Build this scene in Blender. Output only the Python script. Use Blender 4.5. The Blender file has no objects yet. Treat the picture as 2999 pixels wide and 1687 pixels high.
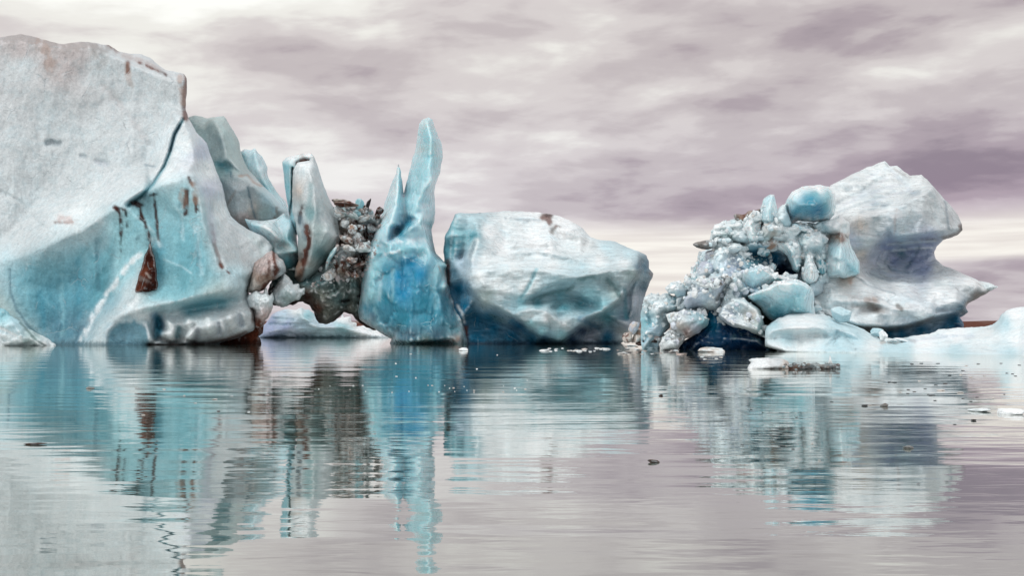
import bpy, bmesh, math, random
import numpy as np
from mathutils import Vector, Matrix
from mathutils.geometry import delaunay_2d_cdt

S = bpy.context.scene
COL = S.collection
# ---------------------------------------------------------------- camera
CAMH, FPX, HOR, W, H = 1.2, 3600.0, 957.0, 2999.0, 1687.0
PITCH = math.atan((HOR - H/2)/FPX)
cam_d = bpy.data.cameras.new('camera'); cam = bpy.data.objects.new('camera', cam_d); COL.objects.link(cam)
cam.location = (0, 0, CAMH); cam.rotation_euler = (math.pi/2 + PITCH, 0, 0)
cam_d.sensor_width = 36; cam_d.lens = 36*FPX/W; cam_d.clip_end = 20000; cam_d.clip_start = 0.1
S.camera = cam
# ---------------------------------------------------------------- colour management
S.view_settings.view_transform = 'Standard'; S.view_settings.look = 'None'
S.view_settings.gamma = 1; S.view_settings.exposure = 0.1
S.view_settings.use_curve_mapping = False
# ---------------------------------------------------------------- sun
SUN_EL, SUN_AZ = math.radians(52), math.radians(-128)     # azimuth from +Y, negative = left, beyond 90 = behind the viewer
sl = bpy.data.lights.new('sun', 'SUN'); sl.energy = 1.05; sl.angle = math.radians(18); sl.color = (1.0, 0.98, 0.95)
so = bpy.data.objects.new('sun', sl); COL.objects.link(so)
sd = Vector((math.sin(SUN_AZ)*math.cos(SUN_EL), math.cos(SUN_AZ)*math.cos(SUN_EL), math.sin(SUN_EL)))
so.rotation_euler = sd.to_track_quat('Z', 'Y').to_euler(); so.location = (-30, -30, 60)

def srgb(r, g, b):
    f = lambda c: (c/255)/12.92 if c/255 <= 0.04045 else ((c/255+0.055)/1.055)**2.4
    return (f(r), f(g), f(b))

class NT:
    """tiny helper for node trees"""
    def __init__(s, nt): s.nt = nt; s.n = nt.nodes; s.l = nt.links
    def node(s, t, **kw):
        n = s.n.new(t)
        for k, v in kw.items(): setattr(n, k, v)
        return n
    def put(s, sock, v):
        if hasattr(v, 'is_output') or isinstance(v, bpy.types.NodeSocket): s.l.new(v, sock)
        elif v is not None: sock.default_value = v
    def math(s, op, a, b=None, c=None, clamp=False):
        n = s.node('ShaderNodeMath', operation=op, use_clamp=clamp)
        s.put(n.inputs[0], a); s.put(n.inputs[1], b) if b is not None else None
        if c is not None: s.put(n.inputs[2], c)
        return n.outputs[0]
    def vmath(s, op, a, b=None):
        n = s.node('ShaderNodeVectorMath', operation=op)
        s.put(n.inputs[0], a)
        if b is not None: s.put(n.inputs[1], b)
        return n.outputs[0]
    def xyz(s, x, y, z):
        n = s.node('ShaderNodeCombineXYZ'); s.put(n.inputs[0], x); s.put(n.inputs[1], y); s.put(n.inputs[2], z); return n.outputs[0]
    def sep(s, v):
        n = s.node('ShaderNodeSeparateXYZ'); s.put(n.inputs[0], v); return n.outputs
    def noise(s, v, scale, detail=4, rough=0.5, dist=0.0):
        n = s.node('ShaderNodeTexNoise'); s.put(n.inputs['Vector'], v)
        n.inputs['Scale'].default_value = scale; n.inputs['Detail'].default_value = detail
        n.inputs['Roughness'].default_value = rough; n.inputs['Distortion'].default_value = dist
        return n.outputs['Fac']
    def ramp(s, v, stops, interp='EASE'):
        n = s.node('ShaderNodeValToRGB'); n.color_ramp.interpolation = interp
        e = n.color_ramp.elements
        while len(e) < len(stops): e.new(0.5)
        for i, (p, c) in enumerate(stops):
            e[i].position = p; e[i].color = (*c, 1) if len(c) == 3 else c
        s.put(n.inputs[0], v); return n.outputs[0]
    def mix(s, f, a, b, blend='MIX'):
        n = s.node('ShaderNodeMix', data_type='RGBA', blend_type=blend)
        s.put(n.inputs[0], f)
        for i, v in ((6, a), (7, b)):
            if isinstance(v, tuple) and len(v) == 3: v = (*v, 1)
            s.put(n.inputs[i], v)
        return n.outputs[2]
    def mr(s, v, a, b, c=0.0, d=1.0, smooth=True):
        n = s.node('ShaderNodeMapRange', interpolation_type='SMOOTHSTEP' if smooth else 'LINEAR')
        s.put(n.inputs[0], v)
        for i, q in enumerate((a, b, c, d)): n.inputs[i+1].default_value = q
        return n.outputs[0]

# ---------------------------------------------------------------- world: overcast evening sky
wd = bpy.data.worlds.new('World'); S.world = wd; wd.use_nodes = True
N = NT(wd.node_tree); N.n.clear()
tc = N.node('ShaderNodeTexCoord'); dx, dy, dz = N.sep(tc.outputs['Generated'])
azd = N.math('DIVIDE', N.math('ARCTAN2', dx, dy), math.pi/180)                     # degrees, 0 = straight on
eld = N.math('DIVIDE', N.math('ARCSINE', dz), math.pi/180)
# cloud deck seen in perspective
den = N.math('ADD', N.math('MAXIMUM', dz, 0.0), 0.11)
cx_ = N.math('DIVIDE', dx, den); cy_ = N.math('DIVIDE', dy, den)
rx = N.math('ADD', N.math('MULTIPLY', cx_, 0.92), N.math('MULTIPLY', cy_, 0.38))
ry = N.math('ADD', N.math('MULTIPLY', cy_, 0.92), N.math('MULTIPLY', cx_, -0.38))
pv = N.xyz(N.math('MULTIPLY', rx, 0.9), ry, 3.7)
n1 = N.noise(pv, 0.62, 3, 0.5, 0.4)
n2 = N.noise(pv, 3.3, 7, 0.54, 0.3)
n3 = N.noise(N.xyz(N.math('MULTIPLY', azd, 0.055), N.math('MULTIPLY', eld, 0.26), 1.3), 1.0, 5, 0.55, 0.6)
n4 = N.noise(N.xyz(N.math('MULTIPLY', azd, 0.15), N.math('SUBTRACT', N.math('MULTIPLY', eld, 0.46), N.math('MULTIPLY', azd, 0.035)), 8.1), 1.0, 7, 0.5, 0.25)
cl = N.math('ADD', N.math('ADD', N.math('MULTIPLY', n1, 0.30), N.math('MULTIPLY', n2, 0.22)), N.math('ADD', N.math('MULTIPLY', n3, 0.24), N.math('MULTIPLY', n4, 0.44)))
def blob(a0, e0, sa, se, tilt=0.0):
    da = N.math('SUBTRACT', azd, a0); de = N.math('SUBTRACT', N.math('SUBTRACT', eld, e0), N.math('MULTIPLY', da, tilt))
    q = N.math('ADD', N.math('POWER', N.math('ABSOLUTE', N.math('DIVIDE', da, sa)), 2.0), N.math('POWER', N.math('ABSOLUTE', N.math('DIVIDE', de, se)), 2.0))
    return N.math('EXPONENT', N.math('MULTIPLY', q, -1.0))
wv = N.math('MULTIPLY', N.math('SUBTRACT', n3, 0.5), 1.0)
shade = N.math('ADD', N.math('MULTIPLY', N.math('SUBTRACT', cl, 0.60), 1.95), 0.565)
for (a0, e0, sa, se, tilt, amp) in (
        (-14, 16.5, 9, 3.4, 0, .50), (-20, 10, 7, 5, 0, .28), (8, 14, 12, 1.6, 0, -.05),     # bright patch top left
        (16, 5.6, 10, 2.1, .16, -.22), (6, 5.9, 9, 1.0, .0, -.10), (12, 12.6, 9, 1.3, .10, -.09), (-7, 11.5, 4, 1.2, 0, -.08),
        (20, 8.2, 8, 1.0, .2, -.05),
        (-4, 8, 8, 1.6, .0, .05), (1, 10.5, 7, .9, .1, .05), (14, 10.0, 8, .8, .12, .05), (16, 7.4, 5, .6, .14, .03)):
    shade = N.math('ADD', shade, N.math('MULTIPLY', blob(a0, e0, sa, se, tilt), amp))
tint = N.ramp(shade, [(0.16, srgb(146, 134, 146)), (0.36, srgb(174, 162, 171)), (0.50, srgb(196, 187, 192)), (0.64, srgb(214, 207, 210)), (0.82, srgb(238, 236, 235)), (1.0, srgb(255, 255, 255))])
# warm grey overhead, lilac lower down
warm = N.mr(eld, 5, 13); tint = N.mix(N.math('MULTIPLY', warm, 0.9), tint, N.mix(1.0, tint, (1.0, 1.0, 0.945), 'MULTIPLY'))
tint = N.mix(N.math('MULTIPLY', blob(19, 5.6, 11, 2.2, .12), 0.5), tint, N.mix(1.0, tint, (0.97, 0.86, 0.95), 'MULTIPLY'))
# pale cream slot above the horizon, closed by a lilac bank lower down
e2 = N.math('ADD', N.math('SUBTRACT', eld, N.math('MULTIPLY', azd, 0.012)), wv)
slot = N.math('MULTIPLY', N.mr(e2, 2.4, 3.0), N.mr(e2, 5.3, 3.9))
slotw = N.math('MULTIPLY', slot, N.mr(azd, -9, 2))
low = N.math('MULTIPLY', N.mr(e2, 0.1, 1.2), N.mr(e2, 3.6, 2.6))
creamy = N.math('MAXIMUM', slotw, N.math('MULTIPLY', N.mr(azd, 15, 9), N.math('MULTIPLY', N.mr(azd, -9, 0), N.mr(e2, 4.6, 3.6))))
streak = N.noise(N.xyz(N.math('MULTIPLY', azd, 0.12), N.math('MULTIPLY', eld, 2.2), 0.0), 1.0, 4, 0.5, 0.3)
cream = N.mix(N.mr(streak, 0.35, 0.65), srgb(232, 225, 219), srgb(252, 248, 240))
tint = N.mix(N.math('MULTIPLY', creamy, 0.92), tint, cream)
# cloud behind the viewer and overhead is brightened to add light on the ice
back = N.mr(dy, 0.55, -0.5, 1.0, 1.6); top = N.mr(dz, 0.3, 0.9, 1.0, 1.45)
boost = N.math('MULTIPLY', back, top)
cloud = N.mix(1.0, tint, N.xyz(boost, boost, boost), 'MULTIPLY')
cloud.node.clamp_result = False
sky = N.node('ShaderNodeTexSky', sky_type='NISHITA', sun_disc=False, sun_elevation=SUN_EL, sun_rotation=SUN_AZ)
bg1 = N.node('ShaderNodeBackground'); N.l.new(sky.outputs[0], bg1.inputs[0]); bg1.inputs[1].default_value = 0.05
bg2 = N.node('ShaderNodeBackground'); N.l.new(cloud, bg2.inputs[0]); bg2.inputs[1].default_value = 1.0
mxs = N.node('ShaderNodeMixShader'); mxs.inputs[0].default_value = 0.94
N.l.new(bg1.outputs[0], mxs.inputs[1]); N.l.new(bg2.outputs[0], mxs.inputs[2])
wo = N.node('ShaderNodeOutputWorld'); N.l.new(mxs.outputs[0], wo.inputs[0])

# ================================================================= helpers
def cell(px, py):                          # unit-depth ray of a photo pixel
    u = (np.asarray(px, float) - W/2)/FPX; v = (H/2 - np.asarray(py, float))/FPX
    c, s = math.cos(PITCH), math.sin(PITCH)
    yy = c - v*s; zz = s + v*c
    return u/yy, zz/yy                     # x and z per metre of distance along Y
def at(px, py, D):
    a, b = cell(px, py)
    return np.stack([a*D, np.ones_like(a)*D, CAMH + b*D], -1)
def water_D(py): return CAMH*FPX/(py-HOR)

_rng = np.random.RandomState(7)
_perm = np.concatenate([_rng.permutation(256)]*3)
_grad = _rng.normal(size=(256, 3)); _grad /= np.linalg.norm(_grad, axis=1)[:, None]
def perlin(p):
    i = np.floor(p).astype(int); f = p - i; i &= 255
    u = f*f*f*(f*(f*6-15)+10)
    out = 0
    for dx_ in (0, 1):
        for dy_ in (0, 1):
            for dz_ in (0, 1):
                h = _perm[_perm[_perm[(i[..., 0]+dx_) & 255] + ((i[..., 1]+dy_) & 255)] + ((i[..., 2]+dz_) & 255)]
                g = _grad[h]; d = f - np.array([dx_, dy_, dz_])
                w = (u[..., 0] if dx_ else 1-u[..., 0])*(u[..., 1] if dy_ else 1-u[..., 1])*(u[..., 2] if dz_ else 1-u[..., 2])
                out = out + w*(g*d).sum(-1)
    return out*1.5
def fbm(p, oct=4, gain=0.5, ridged=False):
    a, t, o = 1.0, 0.0, 0.0
    for k in range(oct):
        n = perlin(p*(2.03**k) + 17.3*k)
        if ridged: n = 0.5 - np.abs(n)*1.6
        o = o + a*n; t += a; a *= gain
    return o/t

def inside(P, poly):
    x, y = P[..., 0], P[..., 1]; r = np.zeros(x.shape, bool); n = len(poly)
    for k in range(n):
        x1, y1 = poly[k]; x2, y2 = poly[(k+1) % n]
        if y1 == y2: continue
        c = ((y1 > y) != (y2 > y)) & (x < (x2-x1)*(y-y1)/(y2-y1)+x1)
        r ^= c
    return r
def segdist(P, line, closed=False):
    """distance to a polyline, nearest point, position along it"""
    L = np.asarray(line, float)[:, :2]; n = len(L); best = np.full(P.shape[:-1], 1e9); near = np.zeros(P.shape); tt = np.zeros(P.shape[:-1])
    for k in range(n if closed else n-1):
        a = L[k]; b = L[(k+1) % n]; ab = b-a; q = ab@ab
        t = np.clip(((P-a)@ab)/max(q, 1e-9), 0, 1); c = a + t[..., None]*ab
        d = np.hypot(*(np.moveaxis(P-c, -1, 0))); m = d < best
        best = np.where(m, d, best); near = np.where(m[..., None], c, near); tt = np.where(m, (k+t)/(n-1 if n > 1 else 1), tt)
    return best, near, tt
def sm(t): t = np.clip(t, 0, 1); return t*t*(3-2*t)
def blur(A, M, s):
    if s < 0.3: return A
    r = int(3*s)+1; k = np.exp(-0.5*(np.arange(-r, r+1)/s)**2); k /= k.sum()
    def conv(B, ax):
        B = np.moveaxis(B, ax, 0); Q = np.pad(B, [(r, r)]+[(0, 0)]*(B.ndim-1)); o = sum(k[j]*Q[j:j+B.shape[0]] for j in range(2*r+1)); return np.moveaxis(o, 0, ax)
    m = M.astype(float); num = conv(conv(A*m, 0), 1); de = conv(conv(m, 0), 1)
    return np.where(de > 1e-4, num/np.maximum(de, 1e-4), A)

def tag(o, label=None, cat=None, group=None, kind=None):
    if cat and not kind: kind = 'thing'
    if label: o['label'] = label
    if cat: o['category'] = cat
    if group: o['group'] = group
    if kind: o['kind'] = kind
    return o
def mesh_obj(name, V, F, mat, col=None, parent=None, smooth=True):
    me = bpy.data.meshes.new(name); me.from_pydata([tuple(v) for v in V], [], [tuple(int(i) for i in f) for f in F]); me.update()
    if col is not None:
        ca = me.color_attributes.new('Col', 'FLOAT_COLOR', 'POINT')
        c4 = np.ones((len(V), 4)); c4[:, :3] = col; ca.data.foreach_set('color', c4.ravel())
    me.materials.append(mat)
    if smooth: me.polygons.foreach_set('use_smooth', [True]*len(me.polygons))
    o = bpy.data.objects.new(name, me); COL.objects.link(o)
    if parent is not None: o.parent = parent; o.matrix_parent_inverse = parent.matrix_world.inverted()
    return o
def empty(name, loc, label, cat, group=None):
    o = bpy.data.objects.new(name, None); o.location = loc; o.empty_display_size = 1; COL.objects.link(o)
    bpy.context.view_layer.update()
    return tag(o, label, cat, group)

# named ice colours: mostly the ice's own colour (clean bubbly white, clear blue, dirty)
C = {k: np.array(srgb(*v)) for k, v in dict(
    white=(224, 236, 238), snow=(234, 243, 245), grey=(196, 208, 211), lilac=(190, 202, 216), pale=(188, 219, 227), cyan=(148, 202, 212),
    teal=(92, 158, 172), tealgrey=(118, 156, 160), blue=(52, 140, 164), deep=(12, 108, 144), strong=(0, 134, 176), navy=(12, 56, 96), slate=(78, 116, 134),
    purple=(150, 165, 196), dgreen=(88, 114, 112), ashy=(182, 180, 180), olive=(138, 142, 132), mint=(176, 198, 198), beige=(196, 190, 182), tan=(160, 134, 118), pink=(196, 178, 174),
    brown=(98, 54, 38), dbrown=(56, 24, 16), black=(22, 18, 18), stone=(126, 122, 118), bluewhite=(184, 208, 222)).items()}

def relief(name, outline, ctrl, D0, mat, step=4.0, lines=(), edge=-2.0, R=30, Rd=2.0, T=8.0, smooth=7, rough=2.0, noise=((0.25, (.35, .35, .35), 4),),
           base='white', cols=(), regions=(), strokes=(), parent=None, seed=0, warp=14, back=None, Rt=None, cells=(), rim=None):
    """A solid block of ice. The front is laid out by control points (px, py, metres towards the viewer), the back is domed T metres deep."""
    ol = [(p[0], p[1]) for p in outline]
    # outline with natural roughness
    res = []
    for k in range(len(ol)):
        a = np.array(ol[k], float); b = np.array(ol[(k+1) % len(ol)], float); m = max(1, int(np.hypot(*(b-a))/(step*1.2)))
        for j in range(m): res.append(a + (b-a)*j/m)
    res = np.array(res)
    if rough > 0:
        q = np.stack([res[:, 0]*.045+seed*9.1, res[:, 1]*.045, np.full(len(res), seed*3.3)], -1)
        res = res + rough*np.stack([fbm(q, 3), fbm(q+50, 3)], -1)*1.8
    x0, y0 = res.min(0)-step; x1, y1 = res.max(0)+step
    xs = np.arange(x0, x1+step, step); ys = np.arange(y0, y1+step, step)
    P = np.stack(np.meshgrid(xs, ys), -1); ny, nx = P.shape[:2]
    cen = P[:-1, :-1] + step/2; cin = inside(cen, res)
    used = np.zeros((ny, nx), bool); cnt = np.zeros((ny, nx), int)
    for a in (0, 1):
        for b in (0, 1):
            used[a:ny-1+a, b:nx-1+b] |= cin; cnt[a:ny-1+a, b:nx-1+b] += cin
    bnd = used & (cnt < 4)
    dist, near, _ = segdist(P, res, True)
    ins = inside(P, res)
    dist = np.where(ins, dist, 0)
    P2 = P.copy(); P2[bnd] = near[bnd]; dist = np.where(bnd, 0, dist)
    # depth by triangulated control points
    pts, dd, ed = [], [], []
    n = len(outline)
    for k, p in enumerate(outline): pts.append((p[0], p[1])); dd.append(p[2] if len(p) > 2 else edge); ed.append((k, (k+1) % n))
    for p in ctrl: pts.append((p[0], p[1])); dd.append(p[2])
    for ln in lines:
        for k, p in enumerate(ln):
            pts.append((p[0], p[1])); dd.append(p[2])
            if k: ed.append((len(pts)-2, len(pts)-1))
    r = delaunay_2d_cdt([Vector(p) for p in pts], ed, [], 0, 0.5)
    vo, fo, ov = r[0], r[2], r[3]; dd = np.array(dd); pa = np.array(pts); dv = []
    for v, o in zip(vo, ov):
        if len(o): dv.append(dd[o[0]])
        else:
            q = np.hypot(pa[:, 0]-v.x, pa[:, 1]-v.y); w = 1/(q+1)**3; dv.append((w*dd).sum()/w.sum())
    dv = np.array(dv); vo = np.array([(v.x, v.y) for v in vo]); Dp = np.full((ny, nx), np.nan)
    for f in fo:
        for t in range(1, len(f)-1):
            ia = [f[0], f[t], f[t+1]]; A, B, Cc = vo[ia]
            jx0 = max(0, int((min(A[0], B[0], Cc[0])-x0)/step)-1); jx1 = min(nx, int((max(A[0], B[0], Cc[0])-x0)/step)+2)
            jy0 = max(0, int((min(A[1], B[1], Cc[1])-y0)/step)-1); jy1 = min(ny, int((max(A[1], B[1], Cc[1])-y0)/step)+2)
            if jx1 <= jx0 or jy1 <= jy0: continue
            q = P[jy0:jy1, jx0:jx1]; det = (B[1]-Cc[1])*(A[0]-Cc[0])+(Cc[0]-B[0])*(A[1]-Cc[1])
            if abs(det) < 1e-6: continue
            l1 = ((B[1]-Cc[1])*(q[..., 0]-Cc[0])+(Cc[0]-B[0])*(q[..., 1]-Cc[1]))/det
            l2 = ((Cc[1]-A[1])*(q[..., 0]-Cc[0])+(A[0]-Cc[0])*(q[..., 1]-Cc[1]))/det
            l3 = 1-l1-l2; m = (l1 > -1e-3) & (l2 > -1e-3) & (l3 > -1e-3)
            sub = Dp[jy0:jy1, jx0:jx1]; sub[m] = (l1*dv[ia[0]]+l2*dv[ia[1]]+l3*dv[ia[2]])[m]
    miss = np.isnan(Dp); Dp[miss] = edge
    Dp = blur(Dp, ~miss, smooth/step)
    # colour field
    wq = np.stack([P[..., 0]*.012+seed, P[..., 1]*.012, np.full((ny, nx), seed*1.7)], -1)
    Pw = P + warp*np.stack([fbm(wq, 4), fbm(wq+31, 4)], -1)*1.6
    if cols:
        wsum = 0; csum = 0
        for (cx, cy, cn) in cols:
            w = 1/(np.hypot(Pw[..., 0]-cx, Pw[..., 1]-cy)+6)**3; wsum = wsum+w; csum = csum+w[..., None]*C[cn]
        K = csum/wsum[..., None]
    else: K = np.ones((ny, nx, 1))*C[base]
    for rg in regions:                      # (polygon, colour, opacity, feather px, depth added)
        poly, cn, op, fe = rg[:4]; dadd = rg[4] if len(rg) > 4 else 0
        sd_, _, _ = segdist(Pw, poly, True); sg = np.where(inside(Pw, poly), sd_, -sd_)
        m = sm(sg/fe*0.5+0.5)*op
        K = K*(1-m[..., None]) + C[cn]*m[..., None]; Dp = Dp + dadd*sm(sg/fe*0.5+0.5)
    breakup = fbm(np.stack([P[..., 0]*.06, P[..., 1]*.035, np.full((ny, nx), seed+5.)], -1), 4)
    for st in strokes:                      # (polyline, width px, colour or None, opacity, carve m, ragged)
        ln, wd_, cn, op, carve = st[:5]; rag = st[5] if len(st) > 5 else 0.3
        Pq = P + min(6, wd_*0.35)*np.stack([breakup, -breakup], -1)*2
        d_, _, t_ = segdist(Pq, ln); prof = np.exp(-(d_/wd_)**2)
        if carve: Dp = Dp - carve*(0.42 if carve < 0.8 else 0.8)*np.exp(-(d_/(wd_*1.1))**2)
        if cn:
            m = np.clip(prof*1.35*(1+rag*breakup*4.5), 0, 1)*op; K = K*(1-m[..., None]) + C[cn]*m[..., None]
    if rim:                                 # pale bubbly edges; light showing through thin ice is put into this colour
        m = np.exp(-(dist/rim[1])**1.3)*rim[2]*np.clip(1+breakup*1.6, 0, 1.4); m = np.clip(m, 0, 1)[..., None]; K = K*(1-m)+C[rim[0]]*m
    # fractured blocks: cells with their own tilt, sunk joints and slightly different ice
    mpp = D0/FPX
    for ci, (size, amp, tilt, joint, cv) in enumerate(cells):
        rc = np.random.RandomState(int(seed*31+ci*7+3)); g = size/mpp
        gx, gy = np.meshgrid(np.arange(x0-g, x1+2*g, g), np.arange(y0-g, y1+2*g, g*.8)); sx = (gx + rc.uniform(-.48, .48, gx.shape)*g).ravel(); sy = (gy + rc.uniform(-.48, .48, gy.shape)*g*.8).ravel()
        Pc = P + g*.22*np.stack([breakup, np.roll(breakup, 37, 1)], -1)
        f1 = np.full((ny, nx), 1e9); f2 = f1.copy(); ix = np.zeros((ny, nx), int)
        for q in range(len(sx)):
            d_ = np.hypot(Pc[..., 0]-sx[q], (Pc[..., 1]-sy[q])*1.15); nw = d_ < f1
            f2 = np.where(nw, f1, np.minimum(f2, d_)); f1 = np.where(nw, d_, f1); ix = np.where(nw, q, ix)
        off = rc.uniform(-1, 1, len(sx)); tx = rc.normal(size=len(sx)); ty = rc.normal(size=len(sx)); cvv = rc.uniform(-1, 1, len(sx)); hue = rc.uniform(0, 1, len(sx))
        dlt = amp*off[ix] + tilt*(tx[ix]*(P[..., 0]-sx[ix]) + ty[ix]*(P[..., 1]-sy[ix]))*mpp + amp*.5*(1-np.clip(f1/(g*.62), 0, 1)**2)
        e_ = (f2-f1)/(g*.16); dlt = dlt - joint*np.exp(-e_*e_)
        Dp = Dp + blur(dlt, np.ones((ny, nx), bool), .55*(2.5/step)+.25)*sm(dist/(g*.35))
        K = K*(1+cv*cvv[ix][..., None]); mcy = (cv*1.3*hue[ix])[..., None]; K = K*(1-mcy) + K*np.array([.72, .95, 1.04])*mcy
    # front surface
    Y = D0 - Dp
    w3 = at(P2[..., 0], P2[..., 1], Y)
    for (amp, fr, oc, *rd) in noise:
        nz = fbm(w3*np.array(fr)+seed*7.7, oc, 0.5, bool(rd and rd[0])); Y = Y - amp*nz*sm(dist/12+0.15)
    t = np.clip(dist/R, 0, 1); Y = Y + Rd*(1-np.sqrt(np.clip(1-(1-t)**2, 0, 1)))
    Rt = Rt or R*3; t2 = np.clip(dist/Rt, 0, 1); YB = Y + T*np.sqrt(np.clip(1-(1-t2)**2, 0, 1)) + (0.3*T*fbm(w3*.2+3, 3)*t2)
    YB = np.maximum(YB, Y+0.02*T*t2)
    F3 = at(P2[..., 0], P2[..., 1], Y); B3 = at(P2[..., 0], P2[..., 1], YB)
    idx = np.full((ny, nx), -1); idx[used] = np.arange(used.sum()); nb = used & ~bnd
    idb = idx.copy(); idb[nb] = used.sum() + np.arange(nb.sum())
    V = np.concatenate([F3[used], B3[nb]]); Kc = np.concatenate([K[used], K[nb]])
    jj, ii = np.nonzero(cin)
    q = np.stack([idx[jj, ii], idx[jj+1, ii], idx[jj+1, ii+1], idx[jj, ii+1]], -1)
    qb = np.stack([idb[jj, ii], idb[jj, ii+1], idb[jj+1, ii+1], idb[jj+1, ii]], -1)
    qb = qb[(nb[jj, ii] | nb[jj, ii+1] | nb[jj+1, ii+1] | nb[jj+1, ii])]
    return mesh_obj(name, V, np.concatenate([q, qb]), mat, np.clip(Kc, 0.004, 0.95), parent)

_ico = {}
def ico(sub):
    if sub not in _ico:
        bm = bmesh.new(); bmesh.ops.create_icosphere(bm, subdivisions=sub, radius=1)
        V = np.array([v.co[:] for v in bm.verts]); F = [[v.index for v in f.verts] for f in bm.faces]; bm.free(); _ico[sub] = (V, F)
    return _ico[sub]
def lump(name, px, py, wpx, hpx, D, mat, col='white', seed=0, tilt=0.0, deep=0.8, facets=9, sub=4, soft=0.010, nz=0.05, col2=None, parent=None, cut=None):
    """a broken piece of ice or rock: a ball cut by random planes, softened and roughened, centred on a photo point at distance D"""
    V, F = ico(sub); rs = np.random.RandomState(seed+1000)
    n = rs.normal(size=(facets, 3)); n /= np.linalg.norm(n, axis=1)[:, None]; dd = rs.uniform(0.45, 0.9, facets)
    dots = V@n.T; r = np.where(dots > 0.05, dd/np.maximum(dots, 0.05), 9.0); r = np.concatenate([r, np.ones((len(V), 1))], 1)
    r = -soft*np.log(np.exp(-r/soft).sum(1)); P = V*r[:, None]
    P = P*(1 + nz*2*fbm(V*1.8+seed*3.1, 4)[:, None] + nz*fbm(V*6+seed*1.1, 2)[:, None])
    P = P/np.abs(P).max(0)
    mpp = D/FPX; P = P*np.array([wpx/2*mpp, max(wpx, hpx)/2*mpp*deep, hpx/2*mpp])
    c, s = math.cos(tilt), math.sin(tilt); P = np.stack([P[:, 0]*c-P[:, 2]*s, P[:, 1], P[:, 0]*s+P[:, 2]*c], -1)
    o3 = at(px, py, D)
    k = C[col]
    if col2 is not None:
        m = sm(fbm(V*1.4+seed, 3)*3+0.45)[:, None]; K = k*(1-m)+C[col2]*m
    else: K = np.ones((len(V), 1))*k
    o = mesh_obj(name, P, F, mat, K*(1+0.06*fbm(V*3+seed, 2)[:, None]), None)
    o.location = o3
    if parent is not None: o.parent = parent; o.matrix_parent_inverse = parent.matrix_world.inverted()
    return o

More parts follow.
